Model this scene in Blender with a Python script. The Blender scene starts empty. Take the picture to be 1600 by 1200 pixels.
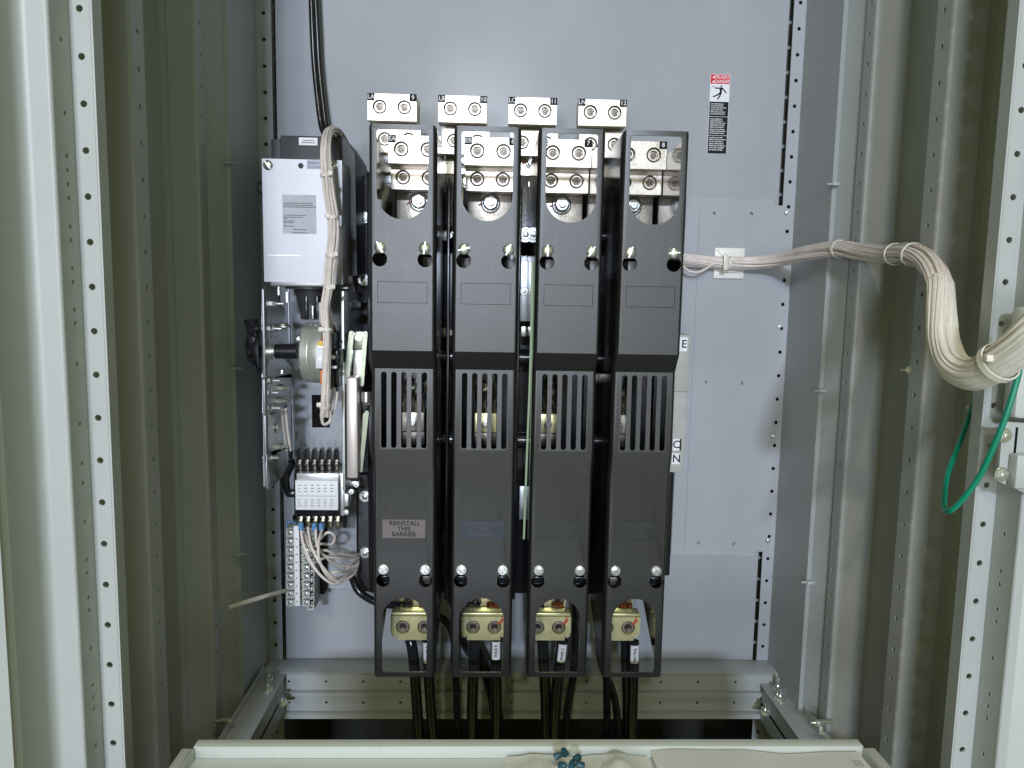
import bpy, bmesh, math, random
from mathutils import Vector, Matrix
from mathutils.geometry import tessellate_polygon
random.seed(7)
S = bpy.context.scene
COL = S.collection
rad = math.radians
# ---------------------------------------------------------------- camera
F = 1155.0
CAM = Vector((0, 0, 1.2))
_d = Vector((-34, -132, 1155)).normalized()          # cabinet depth direction in camera axes (right, down, forward)
_g = Vector((-180, 10100, 1155)); _g = (_g - _g.dot(_d) * _d).normalized()
_x = _g.cross(_d)
def W(c): return Vector((c.dot(_x), c.dot(_d), -c.dot(_g)))
R3 = Matrix([list(W(Vector((1, 0, 0)))), list(W(Vector((0, -1, 0)))), list(W(Vector((0, 0, -1))))]).transposed()
cd = bpy.data.cameras.new('camera'); co = bpy.data.objects.new('camera', cd); COL.objects.link(co)
co.matrix_world = Matrix.Translation(CAM) @ R3.to_4x4()
cd.sensor_width = 36; cd.lens = 36 * F / 1600; cd.clip_start = .02; cd.clip_end = 60
S.camera = co
# ---------------------------------------------------------------- world, lamps, exposure
w = bpy.data.worlds.new('World'); S.world = w; w.use_nodes = True
bg = w.node_tree.nodes['Background']; bg.inputs[0].default_value = (.92, .97, .31, 1); bg.inputs[1].default_value = .32
def area(name, loc, target, size, power, color, size_y=None):
    l = bpy.data.lights.new(name, 'AREA'); l.energy = power; l.color = color; l.size = size
    if size_y: l.shape = 'RECTANGLE'; l.size_y = size_y
    o = bpy.data.objects.new(name, l); COL.objects.link(o); o.location = loc
    o.rotation_euler = (Vector(target) - Vector(loc)).to_track_quat('-Z', 'Y').to_euler()
area('key_lamp', (-.45, -10.2, 4.45), (.06, 1.2, 1.0), .75, 770, (.70, .80, 1.0), .45)
area('left_front_light', (-.74, -3.2, 1.12), (0, 1.0, 1.1), .40, 47, (.84, .86, 1.0), .7)  # stands for the bright surroundings left behind the camera
area('right_sheen_fill', (1.10, -3.2, 1.15), (0, 1.0, 1.1), .40, 9, (.74, .86, 1.0), .8)  # added fill for sheen on the right cover and panel, no real lamp
area('ceiling_lamp', (-.86, -4.8, 1.2 + 2.80), (0, 1.2, 1.2), .22, 52, (1.0, .93, .68))
area('tray_fill', (.05, -.2, 3.6), (.05, .5, .8), .5, 19, (1.0, .95, .84))  # added fill from above to brighten tray and papers, no known source
S.view_settings.view_transform = 'Standard'; S.view_settings.look = 'None'; S.view_settings.exposure = 0; S.view_settings.gamma = 1
S.render.engine = 'CYCLES'
S.cycles.max_bounces = 8

def P(px, py, Y):
    v = W(Vector((px - 800, py - 600, F))); return CAM + v * (Y / v.y)
def PX(px, py, X):
    v = W(Vector((px - 800, py - 600, F))); return CAM + v * (X / v.x)
def PZ(px, py, z):
    v = W(Vector((px - 800, py - 600, F))); return CAM + v * ((z - CAM.z) / v.z)

# ---------------------------------------------------------------- materials
def mat(name, col, rough=.5, metal=0, bump=0, bscale=400, var=0, vscale=20, coat=0, spec=.5, vcol=None, alpha=None, trans=0, sheen=0, rvar=0, stretch=None):
    m = bpy.data.materials.new(name); m.use_nodes = True; nt = m.node_tree; b = nt.nodes['Principled BSDF']
    b.inputs['Base Color'].default_value = (*col, 1); b.inputs['Roughness'].default_value = rough; b.inputs['Metallic'].default_value = metal
    b.inputs['Specular IOR Level'].default_value = spec; b.inputs['Coat Weight'].default_value = coat
    if trans: b.inputs['Transmission Weight'].default_value = trans
    tc = nt.nodes.new('ShaderNodeTexCoord'); src = tc.outputs['Object']
    if stretch:
        mp = nt.nodes.new('ShaderNodeMapping'); mp.inputs['Scale'].default_value = stretch; nt.links.new(src, mp.inputs[0]); src = mp.outputs[0]
    if var:
        n = nt.nodes.new('ShaderNodeTexNoise'); n.inputs['Scale'].default_value = vscale; n.inputs['Detail'].default_value = 6; n.inputs['Roughness'].default_value = .65
        nt.links.new(src, n.inputs['Vector'])
        r = nt.nodes.new('ShaderNodeValToRGB'); r.color_ramp.elements[0].position = .32; r.color_ramp.elements[1].position = .68
        lo = vcol if vcol else tuple(c * (1 - var) for c in col)
        r.color_ramp.elements[0].color = (*lo, 1); r.color_ramp.elements[1].color = (*tuple(min(1, c * (1 + var * .4)) for c in col), 1)
        nt.links.new(n.outputs['Fac'], r.inputs[0]); nt.links.new(r.outputs[0], b.inputs['Base Color'])
        if rvar:
            mr = nt.nodes.new('ShaderNodeMapRange'); mr.inputs['To Min'].default_value = max(.05, rough - rvar); mr.inputs['To Max'].default_value = rough + rvar
            nt.links.new(n.outputs['Fac'], mr.inputs['Value']); nt.links.new(mr.outputs[0], b.inputs['Roughness'])
    if bump:
        n2 = nt.nodes.new('ShaderNodeTexNoise'); n2.inputs['Scale'].default_value = bscale; n2.inputs['Detail'].default_value = 3
        nt.links.new(src, n2.inputs['Vector'])
        bp = nt.nodes.new('ShaderNodeBump'); bp.inputs['Strength'].default_value = bump; bp.inputs['Distance'].default_value = .001
        nt.links.new(n2.outputs['Fac'], bp.inputs['Height']); nt.links.new(bp.outputs[0], b.inputs['Normal'])
    return m
M = dict(
 paint=mat('grey_paint', (.40, .425, .42), .42, bump=.10, bscale=260, var=.07, vscale=6, rvar=.05),
 panel=mat('blue_lit_paint', (.40, .415, .44), .29, bump=.10, bscale=200, var=.09, vscale=4, rvar=.06, spec=.2),  # same grey paint, with the bluish light mixed into its colour
 gap_dark=mat('gap_black', (.008, .008, .008), .8, spec=.1),  # near-black, stands for shade in the panel gap and the cutout
 black=mat('black_plastic', (.015, .015, .0145), .40, bump=.22, bscale=700, var=.22, vscale=14, rvar=.07, spec=.85),
 wall=mat('polished_black_plastic', (.016, .016, .018), .14, bump=.03, bscale=60),
 pit_shade=mat('pit_shade_black', (.02, .02, .018), .9),  # near-black colour stands for the shade below the rails
 bframe=mat('black_frame_plastic', (.040, .040, .046), .50, bump=.3, bscale=700, var=.25, vscale=30),
 gloss=mat('glossy_black', (.012, .012, .014), .22, bump=.05, bscale=120),
 cable=mat('black_cable_jacket', (.012, .013, .016), .2, bump=.08, bscale=160),
 tin=mat('tinned_lug', (.58, .52, .43), .34, .70, bump=.16, bscale=300, var=.22, vscale=60, rvar=.12),
 brassy=mat('yellowish_lug', (.98, .90, .48), .34, .6, bump=.10, bscale=500, var=.14, vscale=70, rvar=.08),
 zinc=mat('galvanised_sheet', (.74, .76, .76), .34, .75, bump=.05, bscale=90, var=.10, vscale=14, rvar=.08),
 zplate=mat('white_galvanised_cover', (.37, .37, .385), .44, .6, bump=.05, bscale=60, var=.05, vscale=9),
 ybz=mat('yellow_zinc', (.86, .87, .70), .28, .85, var=.25, vscale=40, rvar=.1),
 drum=mat('drum_zinc', (.86, .87, .78), .28, .72, var=.12, vscale=30, rvar=.08),
 green_rod=mat('pale_green_rod', (.62, .78, .50), .3, .4),
 linkz=mat('greenish_zinc', (.30, .33, .24), .34, .6, var=.2, vscale=60),
 steel=mat('bolt_steel', (.82, .83, .80), .26, .92, bump=.1, bscale=300, var=.2, vscale=200),
 dsteel=mat('dark_socket', (.16, .14, .12), .4, 1, var=.3, vscale=200),
 copper=mat('copper_strand', (.62, .24, .10), .35, 1, var=.45, vscale=300),
 braid=mat('tinned_braid', (.60, .57, .42), .35, 1, var=.4, vscale=400),
 wire=mat('white_wire', (.76, .68, .62), .42, var=.15, vscale=60, bump=.1, bscale=300),
 sleeve=mat('white_sleeve', (.72, .68, .61), .5, var=.12, vscale=40, bump=.5, bscale=1400),
 tie=mat('nylon_tie', (.72, .69, .60), .35),
 padm=mat('nylon_pad', (.84, .82, .76), .4, var=.05),
 green=mat('green_wire', (.0, .22, .13), .35),
 blue=mat('blue_crimp', (.10, .25, .48), .35),
 red=mat('red_marker', (.50, .03, .015), .5),
 orange=mat('orange_label', (.75, .20, .02), .5),
 yellow=mat('yellow_label', (.75, .50, .03), .5),
 white=mat('white_label', (.80, .80, .82), .5, var=.04),
 greylab=mat('silver_label', (.42, .43, .47), .45, var=.12, vscale=60),
 pinklab=mat('label_glare_grey', (.15, .125, .13), .5, var=.15, vscale=40),  # glare on the label put into its colour
 bluelab=mat('label_dim_glare', (.020, .028, .045), .35, var=.5, vscale=30),  # same label, weaker bluish glare painted in
 darklab=mat('label_no_glare', (.018, .020, .019), .4, var=.4, vscale=25),  # same label where it catches no glare
 ink=mat('black_ink', (.012, .012, .014), .6, spec=.15),
 dim=mat('dim_ink', (.055, .055, .065), .5),
 faint=mat('almost_black_ink', (.030, .031, .031), .5),
 bluetext=mat('blue_ink', (.09, .09, .30), .5),
 sred=mat('sign_red', (.70, .012, .03), .6, spec=.15),
 termgrey=mat('grey_terminal_plastic', (.42, .43, .40), .5, var=.12, vscale=60),
 tray=mat('tray_paint', (.50, .53, .50), .40, bump=.08, bscale=200, var=.05, vscale=8),
 paper=mat('paper', (.92, .90, .88), .75, var=.05, vscale=10, bump=.6, bscale=18),
 bag=mat('milky_bag', (.62, .62, .54), .28, var=.15, vscale=14, bump=1.0, bscale=40, coat=.3),
 teal=mat('teal_wire_nut', (.012, .06, .085), .4),
 floor=mat('concrete_floor', (.32, .32, .24), .8, var=.3, vscale=6, bump=.3, bscale=60),
 cream=mat('beige_link_bar', (.72, .64, .60), .38, .5, var=.05),
)

# ---------------------------------------------------------------- builders
def wear(m, amount, scale, tint, lo=.56, hi=.72, stretch=(1, 1, .25)):
    """lighter dust and rub marks laid over the base colour"""
    nt = m.node_tree; b = nt.nodes['Principled BSDF']; sock = b.inputs['Base Color']
    tc = nt.nodes.new('ShaderNodeTexCoord'); mp = nt.nodes.new('ShaderNodeMapping'); mp.inputs['Scale'].default_value = stretch
    n = nt.nodes.new('ShaderNodeTexNoise'); n.inputs['Scale'].default_value = scale; n.inputs['Detail'].default_value = 9; n.inputs['Roughness'].default_value = .72
    r = nt.nodes.new('ShaderNodeValToRGB'); r.color_ramp.elements[0].position = lo; r.color_ramp.elements[1].position = hi
    r.color_ramp.elements[0].color = (0, 0, 0, 1); r.color_ramp.elements[1].color = (amount,) * 3 + (1,)
    mx = nt.nodes.new('ShaderNodeMix'); mx.data_type = 'RGBA'; mx.inputs['B'].default_value = (*tint, 1)
    nt.links.new(tc.outputs['Object'], mp.inputs[0]); nt.links.new(mp.outputs[0], n.inputs['Vector']); nt.links.new(n.outputs['Fac'], r.inputs[0]); nt.links.new(r.outputs[0], mx.inputs['Factor'])
    if sock.is_linked: nt.links.new(sock.links[0].from_socket, mx.inputs['A'])
    else: mx.inputs['A'].default_value = sock.default_value
    nt.links.new(mx.outputs['Result'], sock)
wear(M['black'], .14, 38, (.13, .125, .12)); wear(M['black'], .30, 240, (.18, .17, .16), .70, .78, (1, 1, 1))
wear(M['bframe'], .18, 40, (.20, .19, .19)); wear(M['cable'], .12, 60, (.08, .08, .085), .5, .7, (1, 1, 1)); wear(M['gloss'], .2, 50, (.08, .08, .08))
wear(M['paint'], .30, 26, (.24, .25, .22), .58, .78, (1, 1, .12)); wear(M['paint'], .5, 130, (.20, .20, .18), .70, .76, (1, 1, 1))
wear(M['panel'], .22, 11, (.27, .28, .29), .54, .8, (1, 1, .6)); wear(M['panel'], .5, 150, (.22, .22, .22), .715, .76, (1, 1, 1))
wear(M['tray'], .4, 60, (.3, .3, .27), .6, .75, (1, 1, 1)); wear(M['zplate'], .35, 18, (.42, .43, .46), .5, .75, (1, 1, .5))
wear(M['sleeve'], .5, 160, (.50, .45, .38), .52, .68, (1, 1, 1)); wear(M['wire'], .4, 70, (.55, .47, .42), .52, .7, (1, 1, 1))
ORG = {}
def empty(name, loc, label=None, cat=None, group=None, kind=None):
    o = bpy.data.objects.new(name, None); COL.objects.link(o); o.location = loc; o.empty_display_size = .02
    ORG[o.name] = Vector(loc); tag(o, label, cat, group, kind); return o
def tag(o, label=None, cat=None, group=None, kind=None):
    if label: o['label'] = label
    if cat: o['category'] = cat
    if group: o['group'] = group
    if kind: o['kind'] = kind
    return o
def finish(me, m, ang=35):
    if m is not None and not me.materials: me.materials.append(m)
    me.shade_smooth(); me.set_sharp_from_angle(angle=rad(ang))
def put(name, bm, m, parent=None, label=None, cat=None, group=None, kind=None, ang=35, org=None):
    me = bpy.data.meshes.new(name)
    base = ORG[parent.name] if parent is not None else Vector(org) if org is not None else None
    if base is None:
        n = len(bm.verts); base = sum((v.co for v in bm.verts), Vector()) / max(1, n)
        base.z = min(v.co.z for v in bm.verts)
    bmesh.ops.translate(bm, verts=bm.verts, vec=-base)
    bmesh.ops.recalc_face_normals(bm, faces=bm.faces)
    bm.to_mesh(me); bm.free(); finish(me, M[m], ang)
    o = bpy.data.objects.new(name, me); COL.objects.link(o)
    if parent is not None: o.parent = parent; o.location = (0, 0, 0)
    else: o.location = base
    ORG[o.name] = base
    return tag(o, label, cat, group, kind)
def inst(name, me, loc, parent, rot=None, scale=None):
    o = bpy.data.objects.new(name, me); COL.objects.link(o); o.parent = parent
    o.location = Vector(loc) - ORG[parent.name]
    if rot: o.rotation_euler = rot
    if scale: o.scale = (scale,) * 3
    ORG[o.name] = Vector(loc); return o
def B(): return bmesh.new()
def merge(bm, b2, mx=None):
    if mx is not None: bmesh.ops.transform(b2, matrix=mx, verts=b2.verts)
    t = bpy.data.meshes.new('t'); b2.to_mesh(t); b2.free(); bm.from_mesh(t); bpy.data.meshes.remove(t)
def box(bm, a, b, bev=0, mx=None, seg=2):
    a = Vector(a); b = Vector(b); c = (a + b) / 2; s = b - a
    t = B(); bmesh.ops.create_cube(t, size=1)
    for v in t.verts: v.co = Vector((c.x + v.co.x * abs(s.x), c.y + v.co.y * abs(s.y), c.z + v.co.z * abs(s.z)))
    if bev: bmesh.ops.bevel(t, geom=t.edges[:], offset=bev, segments=seg, affect='EDGES', profile=.5)
    merge(bm, t, mx)
def pbox(bm, x0, y0, x1, y1, Y, depth, bev=0):
    """box whose front face at depth Y spans those picture coordinates"""
    xm, ym = (x0 + x1) / 2, (y0 + y1) / 2
    X0, X1 = P(x0, ym, Y).x, P(x1, ym, Y).x; Z0, Z1 = P(xm, y0, Y).z, P(xm, y1, Y).z
    box(bm, (X0, Y, min(Z0, Z1)), (X1, Y + depth, max(Z0, Z1)), bev)
def cyl(bm, p0, p1, r0, r1=None, seg=16, caps=True):
    r1 = r0 if r1 is None else r1; p0 = Vector(p0); p1 = Vector(p1); d = p1 - p0; L = d.length
    q = d.to_track_quat('Z', 'Y').to_matrix().to_4x4()
    t = B(); bmesh.ops.create_cone(t, cap_ends=caps, cap_tris=False, segments=seg, radius1=r0, radius2=r1, depth=L)
    merge(bm, t, Matrix.Translation((p0 + p1) / 2) @ q)
def lathe(bm, p, axis, prof, seg=24):
    """prof = list of (along, radius)"""
    q = Vector(axis).to_track_quat('Z', 'Y').to_matrix()
    rings = []
    for a, r in prof:
        rings.append([bm.verts.new(Vector(p) + q @ Vector((max(r, 1e-5) * math.cos(2 * math.pi * i / seg), max(r, 1e-5) * math.sin(2 * math.pi * i / seg), a))) for i in range(seg)])
    for k in range(len(rings) - 1):
        for i in range(seg):
            j = (i + 1) % seg; bm.faces.new((rings[k][i], rings[k][j], rings[k + 1][j], rings[k + 1][i]))
    bm.faces.new(rings[0][::-1]); bm.faces.new(rings[-1])
def smooth_path(pts, n=6):
    pts = [Vector(p) for p in pts]
    if len(pts) < 3: return [pts[0].lerp(pts[-1], i / n) for i in range(n + 1)]
    out = []
    e = [2 * pts[0] - pts[1]] + pts + [2 * pts[-1] - pts[-2]]
    for i in range(1, len(e) - 2):
        a, b, c, d = e[i - 1:i + 3]
        for k in range(n):
            t = k / n; out.append(.5 * ((2 * b) + (c - a) * t + (2 * a - 5 * b + 4 * c - d) * t * t + (3 * b - a - 3 * c + d) * t ** 3))
    out.append(pts[-1]); return out
def frames(path):
    fr = []; n = None
    for i, p in enumerate(path):
        t = (path[min(i + 1, len(path) - 1)] - path[max(i - 1, 0)]).normalized()
        if n is None:
            n = t.cross(Vector((0, 1, 0)));
            if n.length < .1: n = t.cross(Vector((0, 0, 1)))
        n = (n - n.dot(t) * t).normalized(); fr.append((p, t, n, t.cross(n)))
    return fr
def tube(bm, pts, r, seg=10, n=6, raw=False, flat=1.0):
    path = pts if raw else smooth_path(pts, n); fr = frames(path); rings = []
    for i, (p, t, a, b) in enumerate(fr):
        u = i / max(1, len(fr) - 1)
        rr = r(u) if callable(r) else r
        rings.append([bm.verts.new(p + a * rr * math.cos(2 * math.pi * k / seg) + b * rr * flat * math.sin(2 * math.pi * k / seg)) for k in range(seg)])
    for i in range(len(rings) - 1):
        for k in range(seg):
            j = (k + 1) % seg; bm.faces.new((rings[i][k], rings[i][j], rings[i + 1][j], rings[i + 1][k]))
    bm.faces.new(rings[0][::-1]); bm.faces.new(rings[-1])
def strand(path, k, N, R, twist=2.0, jit=.0, seed=0):
    rnd = random.Random(seed * 97 + k); ph = 2 * math.pi * k / N + rnd.uniform(-.3, .3); fr = frames(path); out = []
    a1, a2 = rnd.uniform(0, 6), rnd.uniform(0, 6)
    for i, (p, t, a, b) in enumerate(fr):
        u = i / (len(fr) - 1); th = ph + twist * u; RR = R(u) if callable(R) else R
        RR *= 1 + jit * math.sin(9 * u + a1); th += jit * math.sin(13 * u + a2)
        out.append(p + a * RR * math.cos(th) + b * RR * math.sin(th))
    return out
def circ(cx, cy, r, n=16): return [(cx + r * math.cos(2 * math.pi * i / n), cy + r * math.sin(2 * math.pi * i / n)) for i in range(n)]
def rrect(x0, y0, x1, y1, r, n=5):
    o = []
    for (cx, cy, a0) in ((x1 - r, y1 - r, 0), (x0 + r, y1 - r, 90), (x0 + r, y0 + r, 180), (x1 - r, y0 + r, 270)):
        for k in range(n + 1):
            a = rad(a0 + 90 * k / n); o.append((cx + r * math.cos(a), cy + r * math.sin(a)))
    return o
def plate(bm, outer, holes, t, fn):
    """flat sheet with real holes; fn(u, v, w) -> world point, w in 0..t"""
    loops = [outer] + list(holes)
    tris = tessellate_polygon([[Vector((u, v, 0)) for u, v in l] for l in loops])
    flat = [q for l in loops for q in l]
    f = [bm.verts.new(fn(u, v, 0)) for u, v in flat]; k = [bm.verts.new(fn(u, v, t)) for u, v in flat]
    for a, b, c in tris:
        try: bm.faces.new((f[a], f[b], f[c])); bm.faces.new((k[c], k[b], k[a]))
        except ValueError: pass
    s = 0
    for l in loops:
        n = len(l)
        for i in range(n):
            j = (i + 1) % n
            try: bm.faces.new((f[s + i], f[s + j], k[s + j], k[s + i]))
            except ValueError: pass
        s += n
def front(Y):
    return lambda u, v, w_: Vector((u, Y + w_, v))
def sheet(bm, poly, z0, z1):
    """closed plan polygon (X, Y) raised from z0 to z1"""
    plate(bm, poly, [], z1 - z0, lambda u, v, w_: Vector((u, v, z0 + w_)))
def thick(line, t):
    """open plan polyline -> closed polygon of thickness t on its left side"""
    L = [Vector(p) for p in line]; off = []
    for i, p in enumerate(L):
        n = Vector((0, 0)); c = 0
        for a, b in ((i - 1, i), (i, i + 1)):
            if 0 <= a and b < len(L):
                d = (L[b] - L[a]).normalized(); n += Vector((-d.y, d.x)); c += 1
        n.normalize(); s = 1
        if c == 2:
            d = (L[i] - L[i - 1]).normalized(); s = 1 / max(.35, n.dot(Vector((-d.y, d.x))))
        off.append(p + n * t * s)
    return [tuple(p) for p in L] + [tuple(p) for p in reversed(off)]
_fonts = {}
def text(s, size, X, Y, Z, m, parent, rot=0, name='lettering', align='CENTER', ex=.00025, sx=1, fn=None, label=None):
    c = bpy.data.curves.new('t', 'FONT'); c.body = s; c.size = size; c.extrude = ex; c.align_x = align; c.align_y = 'CENTER'; c.resolution_u = 3; c.offset = size * .012
    o = bpy.data.objects.new('t', c); me = bpy.data.meshes.new_from_object(o); bpy.data.objects.remove(o); bpy.data.curves.remove(c)
    bm = B(); bm.from_mesh(me); bpy.data.meshes.remove(me)
    cr, sr = math.cos(rot), math.sin(rot)
    for v in bm.verts:
        x, y, z = v.co.x * sx, v.co.y, v.co.z
        u, q = x * cr - y * sr, x * sr + y * cr
        v.co = fn(u, q, z) if fn else Vector((X + u, Y - z, Z + q))
    return put(name, bm, m, parent, label=label, ang=20)
def dashes(bm, X0, X1, Z, Y, h, fill=.8, seed=0, t=.0002):
    r = random.Random(seed); x = X0
    while x < X1:
        L = r.uniform(1.2, 4.5) * h; e = min(X1, x + L)
        if r.random() < fill + .15:
            # a word: a few letter-like strokes
            q = x
            while q < e:
                ww = h * r.uniform(.35, .6); box(bm, (q, Y - t, Z - h * .5), (min(q + ww, e), Y, Z + h * r.choice((.25, .25, .5)))); q += ww * 1.35
        x = e + h * .5

# shared hardware meshes -------------------------------------------------
def mesh_of(name, bm, m, ang=35):
    me = bpy.data.meshes.new(name); bmesh.ops.recalc_face_normals(bm, faces=bm.faces); bm.to_mesh(me); bm.free(); finish(me, M[m], ang); return me
def hexbolt(r, m='steel', name='bolt'):
    bm = B(); lathe(bm, (0, 0, 0), (0, -1, 0), [(0, r * 1.0), (r * .12, r * 1.0), (r * .2, r * .92)], 20)
    t = B(); bmesh.ops.create_cone(t, cap_ends=True, segments=6, radius1=r * .68, radius2=r * .68, depth=r * .5)
    bmesh.ops.bevel(t, geom=t.edges[:], offset=r * .06, segments=2, affect='EDGES')
    merge(bm, t, Matrix.Translation((0, -r * .42, 0)) @ Matrix.Rotation(rad(90), 4, 'X'))
    lathe(bm, (0, -r * .66, 0), (0, -1, 0), [(0, r * .45), (r * .06, r * .3)], 12)
    return mesh_of(name, bm, m)
BOLT = hexbolt(.0075); BOLTS = hexbolt(.0042); BOLTM = hexbolt(.0058); BOLTL = hexbolt(.011)
def slotscrew(r, ang):
    bm = B(); n = 20
    # domed head with a diagonal slot made from two half domes
    for s in (1, -1):
        rings = []
        for a, q in ((0, 1), (.25, .98), (.45, .8), (.58, .45), (.62, .1)):
            ring = []
            for i in range(n // 2 + 1):
                th = math.pi * i / (n // 2)
                x = r * q * math.cos(th); z = max(r * q * math.sin(th), r * .11)
                ring.append(Vector((x, -a * r, s * z)))
            rings.append(ring)
        vs = [[bm.verts.new(p) for p in ring] for ring in rings]
        for k in range(len(vs) - 1):
            for i in range(len(vs[k]) - 1): bm.faces.new((vs[k][i], vs[k][i + 1], vs[k + 1][i + 1], vs[k + 1][i]))
            bm.faces.new((vs[k][-1], vs[k][0], vs[k + 1][0], vs[k + 1][-1]))
        bm.faces.new(vs[0]); bm.faces.new(vs[-1])
    box(bm, (-r * .97, -r * .28, -r * .12), (r * .97, 0, r * .12))
    bmesh.ops.rotate(bm, verts=bm.verts, cent=(0, 0, 0), matrix=Matrix.Rotation(ang, 3, 'Y'))
    return mesh_of('screw', bm, 'steel')
def phil(r, ang):
    """hex washer head with a raised crossed recess, as on the lower cover screws"""
    bm = B(); lathe(bm, (0, 0, 0), (0, -1, 0), [(0, r), (r * .14, r), (r * .22, r * .9)], 20)
    t = B(); bmesh.ops.create_cone(t, cap_ends=True, segments=6, radius1=r * .74, radius2=r * .7, depth=r * .75)
    bmesh.ops.bevel(t, geom=t.edges[:], offset=r * .08, segments=2, affect='EDGES')
    merge(bm, t, Matrix.Translation((0, -r * .55, 0)) @ Matrix.Rotation(rad(90), 4, 'X'))
    for a in (0, 90):
        box(bm, (-r * .5, -r * 1.0, -r * .07), (r * .5, -r * .9, r * .07), mx=Matrix.Rotation(rad(a), 4, 'Y'))
    bmesh.ops.rotate(bm, verts=bm.verts, cent=(0, 0, 0), matrix=Matrix.Rotation(ang, 3, 'Y'))
    return mesh_of('screw', bm, 'steel')
def stud(name='stud'):
    bm = B(); lathe(bm, (0, 0, 0), (0, -1, 0), [(0, .0118), (.0012, .0118), (.0016, .0112), (.0017, .0092), (.0030, .0092), (.0034, .0086)], 28)
    t = B(); bmesh.ops.create_cone(t, cap_ends=True, segments=6, radius1=.0076, radius2=.0076, depth=.006)
    bmesh.ops.bevel(t, geom=t.edges[:], offset=.0006, segments=2, affect='EDGES')
    merge(bm, t, Matrix.Translation((0, -.0064, 0)) @ Matrix.Rotation(rad(90), 4, 'X'))
    lathe(bm, (0, -.009, 0), (0, -1, 0), [(0, .0046), (.004, .0046), (.0048, .0038)], 16)
    return mesh_of(name, bm, 'steel')
STUD = stud()
def setscrew():
    bm = B()
    # collar with a hexagonal well and a domed bottom
    lathe(bm, (0, .0085, 0), (0, -1, 0), [(0, .0080), (.0068, .0080), (.0076, .0072), (.0076, .0058), (.0040, .0052), (.0038, .0030), (.0046, .0012)], 24)
    return mesh_of('set_screw', bm, 'tin')
def socket():
    bm = B(); lathe(bm, (0, .0089, 0), (0, -1, 0), [(0, .0097), (.0004, .0097)], 20)  # dark disc and well put the hole's shade into colour
    lathe(bm, (0, .0050, 0), (0, -1, 0), [(0, .0054), (.0010, .0054), (.0012, .0026), (.0024, .0020)], 6)
    return mesh_of('socket', bm, 'dsteel')
SETS = setscrew()
# ================================================================ ENCLOSURE (the setting)
ZB, ZT = CAM.z - .96, CAM.z + .80
def struct(name, bm, m, **k): return put(name, bm, m, kind='structure', **k)
bm = B(); box(bm, (-6, -11, ZB - .03), (6, .64, ZB)); struct('floor', bm, 'floor')
bm = B(); box(bm, (-.6, .641, ZB - .35), (.7, 1.6, ZB - .33)); box(bm, (-.6, 1.6, ZB - .35), (.7, 1.62, CAM.z - .60)); box(bm, (-.6, 1.267, CAM.z - .60), (.7, 1.62, CAM.z - .59)); box(bm, (-.61, .641, ZB - .35), (-.6, 1.62, CAM.z - .6)); box(bm, (.70, .641, ZB - .35), (.71, 1.62, CAM.z - .6)); struct('shade_pit', bm, 'pit_shade')  # added dark box, its near-black painted for the shade under the rails
bm = B(); box(bm, (-.60, .50, ZT), (.70, 1.30, ZT + .02)); struct('ceiling', bm, 'paint')  # front edge extended to keep the added overhead fill off the rails
bm = B(); box(bm, (-.432, 1.255, CAM.z - .66), (.552, 1.265, ZT)); struct('wall_back', bm, 'paint')
bm = B(); box(bm, (-.442, .62, ZB), (-.432, 1.265, ZT)); struct('wall_left', bm, 'paint')
bm = B(); box(bm, (.552, .62, ZB), (.562, 1.265, ZT)); struct('wall_right', bm, 'paint')

PITCH = .0392
def holes_z(zref, a, b):
    n0 = math.ceil((a - zref) / PITCH); out = []
    k = n0
    while zref + k * PITCH < b: out.append(zref + k * PITCH); k += 1
    return out
def strip(bm, fn, u0, u1, zs, hu, r=.0030, t=.002, extra=()):
    hs = [circ(hu, z, r, 12) for z in zs] + [circ(u, z, q, 10) for u, z, q in extra]
    plate(bm, [(u0, ZB + .001), (u1, ZB + .001), (u1, ZT - .001), (u0, ZT - .001)], hs, t, fn)

def side_post(sgn, edge, wall, Yb, Yf, label, ref, grp, name='frame_post', nubs=False):
    """inner post: perforated strip facing inwards from Yb to Yf, rounded nose, front face out to the wall"""
    t = empty(name, (edge, Yf, ZB), label, 'post', grp)
    out = -sgn      # sgn=+1: left side of the cabinet (inside is +X)
    bm = B(); zr = ref
    fnx = lambda u, v, w_: Vector((edge - sgn * w_, u, v))
    strip(bm, fnx, Yf + .004, Yb, holes_z(zr, ZB + .02, ZT - .02), (Yb + Yf + .004) / 2)
    put('perforated_strip', bm, 'paint', t)
    bm = B()
    # rounded nose then face out to the wall, with a shallow rib near the wall
    pts = []
    for k in range(6):
        a = rad(90 * k / 5); pts.append((edge - sgn * .004 * (1 - math.cos(a)), Yf + .004 - .004 * math.sin(a)))
    wx = wall
    L = abs(wall - edge)
    pts += [(edge - sgn * L * .78, Yf), (edge - sgn * (L * .80), Yf + .0016), (wall, Yf + .0016)]
    sheet(bm, thick(pts, -.0018 * sgn), ZB, ZT)
    put('post_face', bm, 'paint', t)
    bm = B(); sheet(bm, thick([(edge - sgn * .002, Yb - .001), (edge - sgn * .014, Yb - .001)], .0018), ZB, ZT); put('return_flange', bm, 'paint', t)
    return t
HR = {'back': P(418, 62, 1.205).z, 's3l': P(322, 35, 1.02).z, 's2l': P(231, 56, .861).z, 's3r': P(1350, 51, 1.02).z, 's2r': P(1470, 22, .86).z}
XL = -.416; XR = .536
g = 'vertical posts of the cabinet frame'
side_post(1, -.385, -.4322, 1.036, 1.010, 'narrow grey left-hand post with a column of small holes, nearest the back panel', HR['s3l'], g)
side_post(1, -.385, -.4322, .862, .830, 'olive-grey left-hand post with a perforated edge, between the bright front post and the rear one', HR['s2l'], g)
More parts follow.
